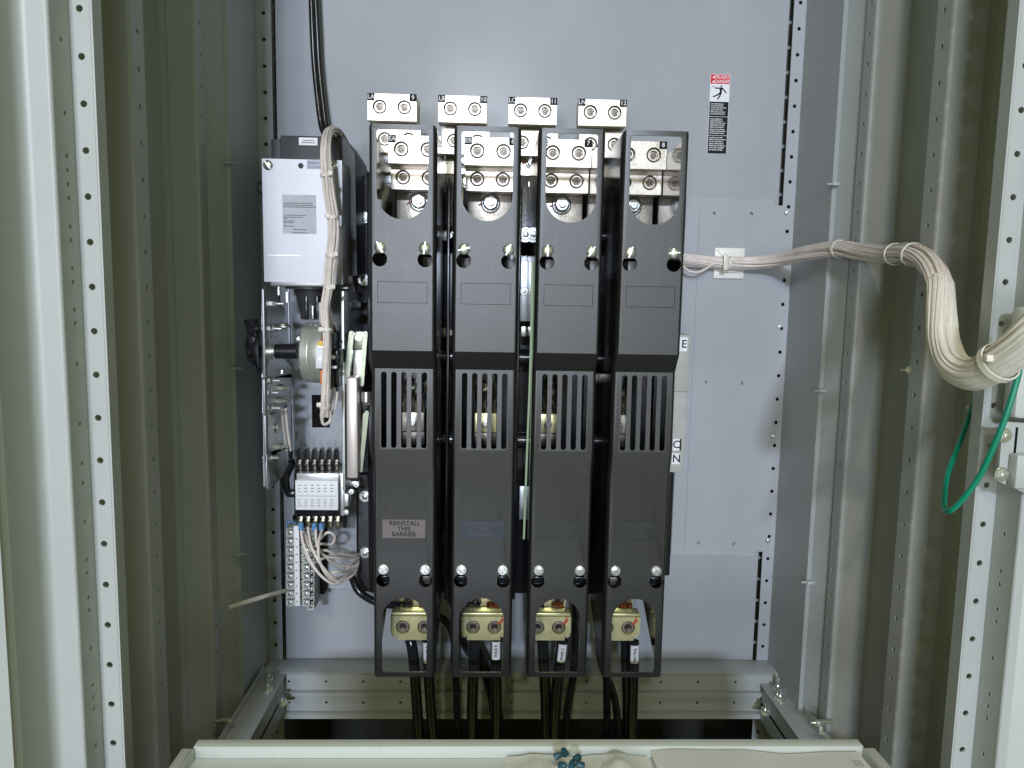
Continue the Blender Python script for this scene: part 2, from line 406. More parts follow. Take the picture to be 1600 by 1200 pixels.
side_post(-1, .5035, .5522, 1.036, 1.010, 'right-hand post with a perforated edge, first one out from the back panel', HR['s3r'], g)
side_post(-1, .500, .5522, .862, .832, 'right-hand post with a perforated edge that the white cable bundle bends down in front of', HR['s2r'], g)
# rear posts: flange beside the back panel
def rear_post(sgn, inner, outer, label):
    t = empty('frame_post', (outer, 1.205, ZB), label, 'post', g)
    bm = B(); strip(bm, front(1.205), min(inner, outer), max(inner, outer), holes_z(HR['back'], ZB + .02, ZT - .02), (inner * .5 + outer * .5))
    put('perforated_strip', bm, 'panel', t)
    bm = B(); x = outer
    sheet(bm, thick([(x, 1.2065), (x, 1.075), (x - sgn * .004, 1.071), (x - sgn * .007, 1.072)], -.0018 * sgn), ZB, ZT)
    put('side_flange', bm, 'paint', t)
    bm = B(); e3 = -.385 if sgn > 0 else .5035
    sheet(bm, thick([(x - sgn * .003, 1.074), (e3 - sgn * .004, 1.039)], .0016 * (-sgn)), ZB, ZT); put('side_web', bm, 'paint', t)
    # small push clips with stubs
    for py in (255, 575, 865) if sgn > 0 else (267, 597, 903):
        bm = B(); z = P(360, py, 1.07).z
        box(bm, (x - sgn * .004, 1.062, z - .0022), (x + sgn * .004, 1.075, z + .0022), .0006)
        cyl(bm, (x - sgn * .022, 1.066, z), (x + sgn * .012, 1.066, z), .0016, seg=8)
        put('clip', bm, 'paint', t)
    return t
xi, xo = P(428, 468, 1.205).x, P(407.5, 468, 1.205).x
rear_post(1, P(431.5, 468, 1.205).x, P(409, 468, 1.205).x, 'left rear post, holed strip right beside the back panel')
XRI, XRO = P(1214.5, 468, 1.205).x, P(1233, 468, 1.205).x
rear_post(-1, XRI, XRO, 'right rear post, holed strip beside the wiring-side edge of the back panel')
# front posts
def front_post(sgn, Xin, Xch, Yf, Yo, Xout, Xend, label, ref, pix):
    t = empty('door_post', (Xin, Yf, ZB), label, 'post', 'front posts of the door opening')
    bm = B(); u0, u1 = min(Xin, Xch), max(Xin, Xch)
    hz = holes_z(ref, ZB + .02, ZT - .02)
    strip(bm, front(Yf), u0, u1, hz, Xin - sgn * .0085, r=.0030); put('perforated_strip', bm, 'paint', t)
    bm = B()   # channel facing inwards
    ex = [PX(px, py, Xch - sgn * .0015) for px, py in pix]
    y0, y1 = Yo + .003, Yf + .002
    plate(bm, [(y0, ZB + .001), (y1, ZB + .001), (y1, ZT - .001), (y0, ZT - .001)], [circ((y0 + y1) / 2 + .000, p.z, .0021, 10) for p in ex], .0018, lambda u, v, w_: Vector((Xch - sgn * (.0002 + w_), u, v)))
    put('channel_side', bm, 'paint', t)
    bm = B(); pts = []
    for k in range(7):
        a = rad(90 * k / 6); pts.append((Xch - sgn * .003 * (1 - math.cos(a)), Yo + .003 - .003 * math.sin(a)))
    rr = .010
    pts += [(Xout + sgn * rr, Yo)]
    for k in range(1, 8):
        a = rad(90 * k / 7); pts.append((Xout + sgn * rr * (1 - math.sin(a)), Yo - rr * (1 - math.cos(a))))
    pts += [(Xout, Yo - .045), (Xout - sgn * .006, Yo - .049), (Xout - sgn * .006, Yo - .052), (Xout, Yo - .056), (Xend, Yo - .12)]
    sheet(bm, thick(pts, -.002 * sgn), ZB, ZT)
    put('post_face', bm, 'paint', t)
    bm = B(); sheet(bm, thick([(Xin, Yf + .0005), (Xin - sgn * .001, Yf + .018)], -.0018 * sgn), ZB, ZT); put('return_flange', bm, 'paint', t)
    bm = B(); sheet(bm, thick([(Xout - sgn * .002, Yo + .03), (Xout - sgn * .06, Yo + .03)], .002), ZB, ZT); put('rear_web', bm, 'paint', t)
    return t
PL = [(96, 63), (102, 178), (106, 245), (107, 267), (108, 289), (110, 311), (112, 355), (113, 376), (115, 420), (116, 441), (118, 484), (119, 505), (123, 568), (127, 661), (131, 722), (133, 752), (136, 812), (139, 871), (140, 891), (142, 929), (143, 949), (147, 1007), (150, 1064), (151, 1082), (152, 1100), (154, 1157)]
PR = [(1575, 330), (1596, 440), (1594, 460), (1590, 500), (1583, 585), (1577, 660), (1570, 730), (1562, 830), (1557, 888), (1555, 908), (1551, 946), (1549, 965), (1544, 1022), (1539, 1078), (1537, 1096), (1535, 1115), (1529, 1170)]
front_post(1, P(157, 400, .672).x, P(126, 400, .672).x, .672, .640, PX(45, 400, 1) and P(43, 400, .640).x, -.52, 'bright grey door post with a holed strip at the left edge of the picture', P(122, 13, .672).z, PL)
front_post(-1, P(1561, 400, .690).x, P(1592, 400, .690).x, .690, .655, .532, .60, 'green-lit door post with a holed strip at the right edge, carrying the hinge bracket', P(1595, 172, .69).z, PR)

# ================================================================ MOUNTING PANEL
YP = 1.21
zt = ZT - .01; zb_ = P(800, 1046, YP).z
xL, xR = P(437.5, 468, YP).x, P(1208, 468, YP).x
t = empty('mounting_panel', (.06, YP, zb_), 'large flat grey back panel behind the transfer switch', 'panel')
bm = B(); box(bm, (xL, YP, zb_), (xR, YP + .003, zt), .0008); put('sheet', bm, 'panel', t)
bm = B(); box(bm, (xL - .006, YP + .018, zb_), (xR + .006, YP + .022, zt)); put('backing', bm, 'gap_dark', t)  # dark sheet standing in for the shade in the gap round the panel
# side sub-plate
t = empty('wiring_side_plate', P(1150, 862, 1.206), 'flat grey plate with six small holes screwed on right of the switch', 'plate')
Yq = 1.2045
def pp(px, py, Y=Yq): q = P(px, py, Y); return (q.x, q.z)
X0, X1, X2 = P(1060, 600, Yq).x, P(1199 - 6, 600, Yq).x, P(1211, 600, Yq).x + .001
ZA, ZAA, ZC, ZCC = P(1140, 309, Yq).z, P(1210, 321, Yq).z, P(1120, 868, Yq).z, P(1190, 862, Yq).z
hs = [circ(*pp(x, y), .0028, 12) for x, y in ((1115.5, 334), (1174, 334), (1102.5, 598), (1159, 599), (1091, 848), (1146, 849))]
bm = B(); plate(bm, [(X0, ZC), (X1, ZC), (X1, ZCC), (X2, ZCC), (X2, ZAA), (X1, ZAA), (X1, ZA), (X0, ZA)], hs, .002, front(Yq))
put('sheet', bm, 'panel', t)
bm = B(); xe = P(1081, 600, Yq).x; box(bm, (xe, Yq - .0016, ZC + .006), (xe + .0022, Yq - .0001, ZA - .02)); put('bent_edge', bm, 'panel', t)
for x, y in ((1229, 332), (1218, 510), (1208, 681), (1200, 845)): inst('bolt', BOLTS, P(x, y, 1.203), t, scale=.85)
# black backer behind its holes
# ================================================================ BASE FRAME
def rail(name, label, a, b, w_, h, holes=4, rib=True):
    pass
zr = P(800, 1052, 1.18).z
t = empty('rear_base_rail', (.06, 1.18, zr), 'ribbed grey rail across the bottom behind the cables', 'rail', 'base rails under the switch')
x0, x1 = P(416, 1050, 1.18).x + .0, P(1216, 1050, 1.18).x
za = [P(800, y, 1.16).z for y in (1051, 1078, 1084, 1110, 1118)]
bm = B(); box(bm, (x0, 1.158, za[0] - .002), (x1, 1.205, za[0] + .0), .0006)
put('top_flange', bm, 'paint', t)
for (a, b) in ((0, 1), (2, 3)):
    bm = B(); hs = []
    for px in [452 + 58 * k for k in range(13)]:
        X = P(px, 1070, 1.16).x
        if x0 + .01 < X < x1 - .01: hs.append(circ(X, (za[a] + za[b]) / 2, .0022, 10))
    plate(bm, [(x0 + .001, za[b]), (x1 - .001, za[b]), (x1 - .001, za[a] - .0025), (x0 + .001, za[a] - .0025)], hs, .002, front(1.158)); put('web', bm, 'paint', t)
bm = B()
box(bm, (x0, 1.150, za[1] - .0016), (x1, 1.158, za[1] - .0001), .0004); box(bm, (x0, 1.150, za[2] + .0001), (x1, 1.158, za[2] + .0016), .0004); box(bm, (x0, 1.1502, za[2]), (x1, 1.152, za[1]))
box(bm, (x0, 1.150, za[3] - .0016), (x1, 1.158, za[3] - .0001), .0004); box(bm, (x0, 1.150, za[4]), (x1, 1.152, za[3] - .0018))
put('rib', bm, 'paint', t)
bm = B(); box(bm, (x0 + .06, 1.20, za[4] - .022), (x1 - .09, 1.206, za[4] - .001)); put('lower_web', bm, 'paint', t)
def side_rail(sgn, pa, pb, label):
    z = P(pa[0], pa[1], 1.17).z
    A = P(pa[0], pa[1], 1.17); Bq = PZ(pb[0], pb[1], A.z)
    xo_ = A.x
    t = empty('side_base_rail', (xo_, .95, A.z), label, 'rail', 'base rails under the switch')
    y0 = .70
    bm = B(); wd = .036
    box(bm, (xo_, y0, A.z - .002), (xo_ + sgn * wd, 1.157, A.z), .0006); put('top_flange', bm, 'paint', t)
    bm = B(); hs = [circ(y0 + .04 + k * .0588, A.z - .03, .0026, 10) for k in range(8)]
    plate(bm, [(y0, A.z - .06), (1.148, A.z - .06), (1.148, A.z - .0022), (y0, A.z - .0022)], hs, .002, lambda u, v, q: Vector((xo_ + sgn * (wd - .001 - q), u, v))); put('web', bm, 'paint', t)
    bm = B(); box(bm, (xo_ - sgn * .001, y0, A.z - .05), (xo_ + sgn * .001, 1.157, A.z + .012), .0004); put('outer_lip', bm, 'paint', t)
    # bolts and nuts standing on the corner
    for k, (dy, dx, h) in enumerate(((-.020, .014, .022), (-.050, .022, .020), (-.038, .040, .016))):
        bm = B(); p = Vector((xo_ + sgn * dx, 1.157 + dy, A.z if dx < .036 else A.z - .03))
        cyl(bm, p, p + Vector((0, 0, h)), .0030, seg=10); cyl(bm, p, p + Vector((0, 0, .0015)), .0095, seg=18)
        cyl(bm, p + Vector((0, 0, .0015)), p + Vector((0, 0, .008)), .0068, seg=6)
        put('bolt', bm, 'steel', t)
    return t, A.z
tl, zrail = side_rail(1, (416, 1046), (350, 1152), 'dark grey rail running forward along the left bottom corner')
side_rail(-1, (1216, 1062), (1277, 1165), 'dark grey rail running forward along the right bottom corner')
# brass push clips at the two rails
for (px, py), sg, lb in (((350, 1128), 1, 'small brass clip beside the left base rail'), ((1283, 1130), -1, 'small brass clip beside the right base rail'), ((1430, 580), -1, 'small brass stand-off clip on the right post under the white cable bundle')):
    Yc = 1.0 if py > 1000 else .868
    c = P(px, py, Yc); bm = B()
    box(bm, c - Vector((.007, .004, .004)), c + Vector((.007, .004, .004)), .001)
    cyl(bm, c - Vector((.017, 0, -.001)), c + Vector((.017, 0, .001)), .0018, seg=8)
    box(bm, c + Vector((-.003, -.004, -.016)), c + Vector((.004, .002, -.003)), .0008)
    cyl(bm, c + Vector((sg * .008, -.004, .002)), c + Vector((sg * .011, -.004, .002)), .0045, seg=12)
    tag(put('clip', bm, 'ybz'), lb, 'clip')

# ================================================================ TRAY, PAPERS, BAG
YT = .66
p0, p1 = P(302, 1163, YT), P(1349, 1172, YT); zt0 = (p0.z + p1.z) / 2
zfl = P(800, 1187, YT - .002).z
t = empty('document_tray', ((p0.x + p1.x) / 2, YT - .1, zfl), 'shallow pale grey metal tray with a raised lip along the bottom front', 'tray')
bm = B(); box(bm, (p0.x, YT, zfl), (p1.x, YT + .0025, zt0), .0006); box(bm, (p0.x, YT, zt0 - .0015), (p1.x, YT + .012, zt0 + .0006), .0005)
put('rear_lip', bm, 'tray', t)
bm = B(); box(bm, (p0.x, YT - .26, zfl - .002), (p1.x, YT, zfl)); put('base', bm, 'tray', t)
for sx, nm in ((p0.x, -1), (p1.x, 1)):
    bm = B(); box(bm, (sx - .0012, YT - .26, zfl - .002), (sx + .0012, YT - .0015, zt0), .0004); box(bm, (sx, YT - .26, zt0 - .0012), (sx + nm * .010, YT - .0015, zt0), .0004)
    put('side_lip', bm, 'tray', t)
bm = B(); box(bm, (p0.x, YT - .012, ZB + .001), (p1.x, YT - .006, zfl - .0025)); put('kick_light_block', bm, 'tray', t)  # unseen plate under the tray, added to keep light off the floor behind
# wiring papers
a = PZ(1018, 1178, zt0 - .003); b_ = PZ(1345, 1180, zt0 - .003)
bm = B(); NX, NY = 28, 14
def grid(bm, fn, nx, ny):
    vs = [[bm.verts.new(fn(i / nx, j / ny)) for j in range(ny + 1)] for i in range(nx + 1)]
    for i in range(nx):
        for j in range(ny): bm.faces.new((vs[i][j], vs[i + 1][j], vs[i + 1][j + 1], vs[i][j + 1]))
xa, xb = P(1016, 1178, YT - .004).x, P(1340, 1180, YT - .004).x
grid(bm, lambda u, v: Vector((xa + (xb - xa) * u + .004 * v, YT - .003 - .19 * v, zt0 - .0025 + .0022 * math.sin(u * 6.5 + v * 2) * (1 - v * .4) + .0008 * math.sin(17 * u + 4 * v) - .003 * u * v)), NX, NY)
bmesh.ops.solidify(bm, geom=bm.faces[:], thickness=.0022)
pk = put('paper_packet', bm, 'paper', ang=60); tag(pk, 'stack of cream wiring papers lying in the tray at the lower right', 'papers')
bm = B()
for k in range(9):
    q = PZ(1331 + (k % 3) * 4 + k, 1190 + (k // 3) * 3, zt0 + .0012); box(bm, q, q + Vector((.0022, .0006, .0002)), mx=None)
put('ink_marks', bm, 'ink', pk)
xa2, xb2 = P(790, 1172, YT - .004).x, P(1012, 1178, YT - .004).x
bm = B(); rn = random.Random(3)
ph = [rn.uniform(0, 6) for _ in range(6)]
def bagz(u, v):
    e = min(1, 6 * min(u, 1 - u)) * min(1, .3 + 4 * v)
    return zfl + .004 + e * (.008 + .004 * math.sin(7 * u + ph[0] + 3 * v) + .003 * math.sin(15 * u + ph[1] - 5 * v) + .0018 * math.sin(31 * u + ph[2] + 9 * v))
grid(bm, lambda u, v: Vector((xa2 + (xb2 - xa2) * u, YT - .004 - .15 * v, bagz(u, v))), 48, 24)
bg_ = put('plastic_bag', bm, 'bag', ang=80); tag(bg_, 'crumpled milky plastic parts bag lying in the tray left of the papers', 'bag')
NUTL = ['leftmost blue-green wire nut in the row farther from the viewer on the milky bag', 'middle blue-green wire nut of the farther row on the milky bag', 'rightmost blue-green wire nut of the farther row on the milky bag', 'leftmost blue-green wire nut in the nearer row on the milky bag', 'middle blue-green wire nut of the nearer row on the milky bag', 'rightmost blue-green wire nut of the nearer row on the milky bag']
gb = 'blue-green wire nuts on the plastic bag'
for k, (px, py) in enumerate(((866, 1183), (884, 1180), (905, 1184), (874, 1196), (893, 1199), (912, 1197))):
    q = PZ(px, py, zfl + .020); bm = B(); ax = Vector((math.cos(k * 1.9), math.sin(k * 1.9), .35)).normalized()
    lathe(bm, q, ax, [(0, .0032), (.0015, .0034), (.006, .0026), (.0075, .0015)], 10)
    tag(put('wire_nut', bm, 'teal'), NUTL[k], 'wire nut', gb)

# ================================================================ BARRIERS
PX0 = [630, 760.5, 891.5, 1025]
XB = [P(c, 275, .88).x for c in PX0]
# even pitch
_m = sum(XB) / 4; _s = (XB[3] - XB[0]) / 3; XB = [_m + (i - 1.5) * _s for i in range(4)]
YU, YS, YL = .880, .897, .904
def zz(y, Y): return P(826, y, Y).z
ZTOP = zz(199, YU); ZU1 = zz(551, YU); ZS0 = zz(579, YS); ZS1 = zz(706, YS - .002); ZL0 = zz(743, YL + .004); ZBOT = zz(1058, YL)
PROF = [(ZTOP, YU), (ZU1, YU), (ZS0, YS), (ZS1, YS - .002), (ZL0, YL), (ZBOT, YL)]
def yprof(z):
    for (za_, ya), (zb2, yb) in zip(PROF, PROF[1:]):
        if z <= za_ + 1e-9 and z >= zb2 - 1e-9: return ya + (yb - ya) * ((za_ - z) / (za_ - zb2))
    return YU if z > ZTOP else YL
HW = .0394; RR = .0045; RY = .011; TH = .0024
def arch(cx, zc, r, zend, up, rc=.003, n=14, xs=1):
    """U opening: half circle centred at zc, straight to zend"""
    pts = []
    if up:   # round at the top
        for k in range(n + 1):
            a = math.pi * k / n; pts.append((cx + r * math.cos(a), zc + r * 1.0 * math.sin(a)))
        for k in range(5): a = rad(180 + 90 * k / 4); pts.append((cx - r + rc + rc * math.cos(a), zend + rc + rc * math.sin(a)))
        for k in range(5): a = rad(270 + 90 * k / 4); pts.append((cx + r - rc + rc * math.cos(a), zend + rc + rc * math.sin(a)))
    else:
        for k in range(n + 1):
            a = math.pi + math.pi * k / n; pts.append((cx + r * math.cos(a), zc + r * math.sin(a)))
        for k in range(5): a = rad(0 + 90 * k / 4); pts.append((cx + r - rc + rc * math.cos(a), zend - rc + rc * math.sin(a)))
        for k in range(5): a = rad(90 + 90 * k / 4); pts.append((cx - r + rc + rc * math.cos(a), zend - rc + rc * math.sin(a)))
    return pts
ZH1 = zz(409, YU); ZSC1 = zz(391, YU); ZH2 = zz(908, YL); ZSC2 = zz(891, YL)
def barrier_bm():
    bm = B(); hw = HW
    outer = []
    rc = .005
    outer = rrect(-hw, ZBOT, hw, ZTOP, rc)
    uw = .0298
    holes = [arch(0, zz(347, YU) + uw, uw, zz(207, YU), False), arch(0, zz(935, YL) - .0285, .0285, zz(1051, YL), True, rc=.004)]
    for s in (-1, 1):
        holes.append(circ(s * .0264, ZH1, .0088, 20)); holes.append(circ(s * .0268, ZH2, .0088, 20))
    holes.append([(-.0292, zz(477, YU)), (.0292, zz(477, YU)), (.0292, zz(444, YU)), (-.0292, zz(444, YU))])
    za_, zb2 = zz(584, YS), zz(702, YS)
    for k in range(5):
        cx = (k - 2) * .01225 + .0002; holes.append(rrect(cx - .0034, zb2, cx + .0034, za_, .0032, 4))
    plate(bm, outer, holes, TH, lambda u, v, w_: Vector((u, w_, v)))
    for z in [p[0] for p in PROF[1:-1]]:
        bmesh.ops.bisect_plane(bm, geom=bm.verts[:] + bm.edges[:] + bm.faces[:], plane_co=(0, 0, z), plane_no=(0, 0, 1))
    for s in (-1, 1):
        for k in (0, .15, .35, .6, .8, .93):
            bmesh.ops.bisect_plane(bm, geom=bm.verts[:] + bm.edges[:] + bm.faces[:], plane_co=(s * (hw - RR * (1 - k)), 0, 0), plane_no=(1, 0, 0))
    for v in bm.verts:
        d = abs(v.co.x) - (hw - RR); rr_ = 0
        if d > 0: rr_ = RY * (1 - math.sqrt(max(0, 1 - (min(d, RR) / RR) ** 2)))
        v.co.y += yprof(v.co.z) + rr_
    # recessed rectangle frame (moulded outline) on the upper face
    x0, x1 = -.0292, .0292; z1, z0 = zz(444, YU), zz(477, YU); e = .00045
    box(bm, (x0 + e, YU + .0001, z0 + e), (x1 - e, YU + .002, z1 - e))
    box(bm, (-hw + .003, YU - .00035, z0 - .0022), (hw - .003, YU + .0005, z0 - .0016))
    for (xx, zq) in ((.0025, zz(535, YU)), (-.001, zz(362, YU))): lathe(bm, (xx, YU + .0005, zq), (0, -1, 0), [(0, .0013), (.0007, .001)], 10)
    lathe(bm, (.004, YL + .0005, zz(760, YL)), (0, -1, 0), [(0, .0012), (.0007, .0009)], 10)
    return bm
def side_bm(sg):
    bm = B(); rc = .005
    poly = [(y + RY, z) for z, y in PROF]
    poly[0] = (poly[0][0], ZTOP - rc * .6); poly[-1] = (poly[-1][0], ZBOT + rc * .6)
    out = poly + [(YL + .034, ZBOT + .004), (1.06, ZBOT + .075), (1.075, ZBOT + .11), (1.075, ZTOP - .012)]
    plate(bm, out, [], TH, lambda u, v, w_: Vector((sg * (HW - w_), u, v)))
    bmesh.ops.recalc_face_normals(bm, faces=bm.faces); bmesh.ops.translate(bm, verts=bm.verts, vec=(0, -YL, -ZBOT)); return mesh_of('side_wall', bm, 'wall')
SIDES = [side_bm(-1), side_bm(1)]
bmb = barrier_bm(); BAR = bpy.data.meshes.new('shell'); bmesh.ops.recalc_face_normals(bmb, faces=bmb.faces)
bmesh.ops.translate(bmb, verts=bmb.verts, vec=(0, -YL, -ZBOT)); bmb.to_mesh(BAR); bmb.free(); finish(BAR, M['black'], 30)
LBL = ['leftmost black barrier cover, its label plate clearly legible in grey', 'second black barrier cover from the left, its label plate dark blue',
       'third black barrier cover from the left, its label plate almost lost in the black', 'rightmost black barrier cover, next to the white wire bundle']
SA = [[-28, 8], [75, 25], [0, 32], [18, 85]]
for i in range(4):
    t = empty('barrier_cover', (XB[i], YL, ZBOT), LBL[i], 'barrier cover', 'black barrier covers over the four poles')
    sh = inst('shell', BAR, (XB[i], YL, ZBOT), t)
    for sm in SIDES: inst('side_wall', sm, (XB[i], YL, ZBOT), t)
    for k, s in enumerate((-1, 1)):
        inst('screw', slotscrew(.0070, rad(90 + SA[i][k])), (XB[i] + s * .0260, YU - .0002, ZSC1), t)
        inst('screw', phil(.0068, rad(random.uniform(0, 60))), (XB[i] + s * .0262, YL - .0002, ZSC2), t)
    bm = B(); lx = [-.0010, -.0000, -.0010, -.0005][i]
    z1, z0 = zz(813.5, YL), zz(842, YL)
    lw = .0275 if i else .0262
    plate(bm, rrect(XB[i] - lw - .001, z0, XB[i] + lw, z1, .0008, 2), [], .0006, front(YL - .0006))
    lb = put('label_plate', bm, ['pinklab', 'bluelab', 'darklab', 'darklab'][i], t)  # same label on every cover, differing reflections painted as plate colours
    mt = ['ink', 'dim', 'faint', 'faint'][i]  # lettering dimmed along with the painted glare
    hgt = (z1 - z0) * .30; cxx = XB[i] + (.0005)
    text('REINSTALL', hgt * 1.12, cxx, YL - .0006, z1 - (z1 - z0) * .20, mt, lb, ex=.00012, sx=1.02)
    text('THIS', hgt * 1.12, cxx - .001, YL - .0006, z1 - (z1 - z0) * .50, mt, lb, ex=.00012)
    text('BARRIER', hgt * 1.12, cxx - .001, YL - .0006, z1 - (z1 - z0) * .80, mt, lb, ex=.00012)

# ================================================================ TRANSFER SWITCH
zs0, zs1 = P(820, 918, 1.15).z, P(820, 282, 1.15).z
sw = empty('transfer_switch', (.06, 1.2, zs0), 'four-pole transfer switch with metal lugs behind the black barrier covers', 'switch')
YFm = 1.160
XA, XE = P(556, 600, YFm).x, P(1052, 600, 1.10).x - .012
# moulded base: side flange with bolts, body block, partitions
bm = B()
xf = P(584, 600, YFm).x
zf1, zf0 = P(568, 273, YFm).z, P(568, 925, YFm).z
zg1, zg0 = P(568, 474, YFm).z, P(568, 742, YFm).z
hs = [circ(*[getattr(P(568, y, YFm), c) for c in ('x', 'z')], .003, 10) for y in (290, 820)]
box(bm, (XA + .002, YFm, zg1), (xf + .03, YFm + .045, zf1), .002); box(bm, (XA + .002, YFm, zf0), (xf + .03, YFm + .045, zg0), .002)
for y in (384, 820):
    q = P(569, y, YFm); lathe(bm, q, (0, -1, 0), [(0, .0062), (.0012, .0058)], 18)
q = P(568, 284, YFm); lathe(bm, q, (0, -1, 0), [(0, .006), (.001, .0055)], 18)
box(bm, (P(547, 600, 1.18).x, 1.18, zg0), (xf + .02, 1.2, zg1))
put('side_flange', bm, 'bframe', sw)
bm = B(); box(bm, (xf, 1.10, zs0 + .01), (XE + .012, 1.195, zs1 - .0), .002); put('body_block', bm, 'gloss', sw)
for (x, y) in ((568, 340), (569, 437), (571, 775), (571, 863)): inst('bolt', BOLT, P(x, y, YFm - .0002), sw, scale=1.32)
# phase partitions between the poles (dark ribs)
for i in range(5):
    x = XB[0] + (i - .5) * _s - .004
    bm = B(); box(bm, (x - .0025, 1.03, zs0 + .03), (x + .0025, 1.10, zs1 - .03), .001); put('phase_partition', bm, 'gloss', sw)
    for yy in (372, 560, 690):
        pass
# rounded contact shafts seen in the gaps
for y in (367, 560, 690):
    bm = B(); z = P(820, y, 1.05).z; cyl(bm, (XB[0] - .04, 1.06, z), (XB[3] + .035, 1.06, z), .012, seg=20); put('cross_shaft', bm, 'gloss', sw)
# big black discs on the left end
for (y, r_) in ((540, .052), (668, .058)):
    bm = B(); c = P(590, y, 1.0); lathe(bm, (P(573, y, 1.03).x, 1.09, P(585, y, 1.05).z), (1, 0, 0), [(0, r_ * .92), (.003, r_), (.006, r_), (.008, r_ * .9), (.011, r_ * .9), (.014, r_), (.02, r_)], 48); put('end_disc', bm, 'bframe', sw)
# lugs -----------------------------------------------------------------
LW, LH = .0335, .0355   # half width / height of a block
def lug(cx, zc, Y, hw, h, dep, m='tin', tags=(), holes=2, screws=True, notch=False, offx=.0170, red=None, name='lug', hdx=0):
    bm = B(); hs = []
    cs = [cx + hdx + s * offx for s in (-1, 1)] if holes == 2 else [cx + hdx]
    zh = zc + .0005
    for c in cs: hs.append(circ(c, zh, .0098, 24))
    out = [(cx - hw, zc - h / 2), (cx + hw, zc - h / 2), (cx + hw, zc + h / 2), (cx - hw, zc + h / 2)]
    if notch:
        n = .0085; out = [(cx - hw + n, zc - h / 2 - .002), (cx + hw - n, zc - h / 2 - .002), (cx + hw - n, zc - h / 2 + n), (cx + hw, zc - h / 2 + n), (cx + hw, zc + h / 2), (cx - hw, zc + h / 2), (cx - hw, zc - h / 2 + n), (cx - hw + n, zc - h / 2 + n)]
    plate(bm, out, hs, .009, front(Y))
    box(bm, (cx - hw, Y + .0092, zc - h / 2), (cx + hw, Y + dep, zc + h / 2))
    # machined rings around the holes
    for c in cs:
        pass
    if notch:
        for s in (-1, 1): cyl(bm, (cx + s * (hw - .0045), Y + .004, zc - h / 2 + .0035), (cx + s * (hw - .0045), Y + dep, zc - h / 2 + .0035), .0034, seg=12)
    o = put(name, bm, m, sw)
    for c in cs:
        inst('set_screw', SETS, (c, Y + .0002, zh), o, rot=(0, random.uniform(0, 3), 0)); inst('socket', SOCK, (c, Y + .0004, zh), o, rot=(0, random.uniform(0, 3), 0))
    for (s, side) in tags:
        b2 = B(); x = cx + side * (hw - .0046); z = zc + h / 2 - .0044
        box(b2, (x - .0050, Y - .0005, z - .0048), (x + .0050, Y - .0001, z + .0048)); l = put('tag', b2, 'ink', o)
        TEXTS.append((s, .0082, x, Y - .0005, z, 'white', l if False else o))
    if red:
        b2 = B(); a = Vector((cs[-1] + .004, 0, zh + .005)); e = Vector((cs[-1] + .0125, 0, zh + .0125))
        tube(b2, [(a.x, Y - .0003, a.z), ((a.x + e.x) / 2 + .001, Y - .0004, (a.z + e.z) / 2 - .001), (e.x, Y - .0003, e.z)], .0011, seg=6, n=3, flat=.4); tube(b2, [(a.x + .003, Y - .0003, a.z + .001), (e.x - .001, Y - .0003, e.z + .004)], .0008, seg=6, n=2)
        put('torque_mark', b2, 'red', o)
    return o
SOCK = socket()
TEXTS = []
def stud_at(cx, z, Y, parent, mark=True, ang=0, sc=1):
    inst('stud', STUD, (cx, Y, z), parent, scale=sc, rot=(0, ang, 0))
    if mark:
        b2 = B(); tube(b2, [(cx - .015, Y - .0006, z - .0022), (cx - .010, Y - .0022, z - .0005), (cx - .005, Y - .0088, z + .001)], .0010, seg=6, n=4)
        tube(b2, [(cx - .0135, Y - .0006, z - .001), (cx - .0165, Y - .0006, z - .0035)], .0009, seg=6, n=2)
        put('torque_mark', b2, 'red', parent)
XLn = [P(x, y, 1.065).x for x, y in ((612.5, 170), (719, 172), (829.5, 174), (941.5, 174))]
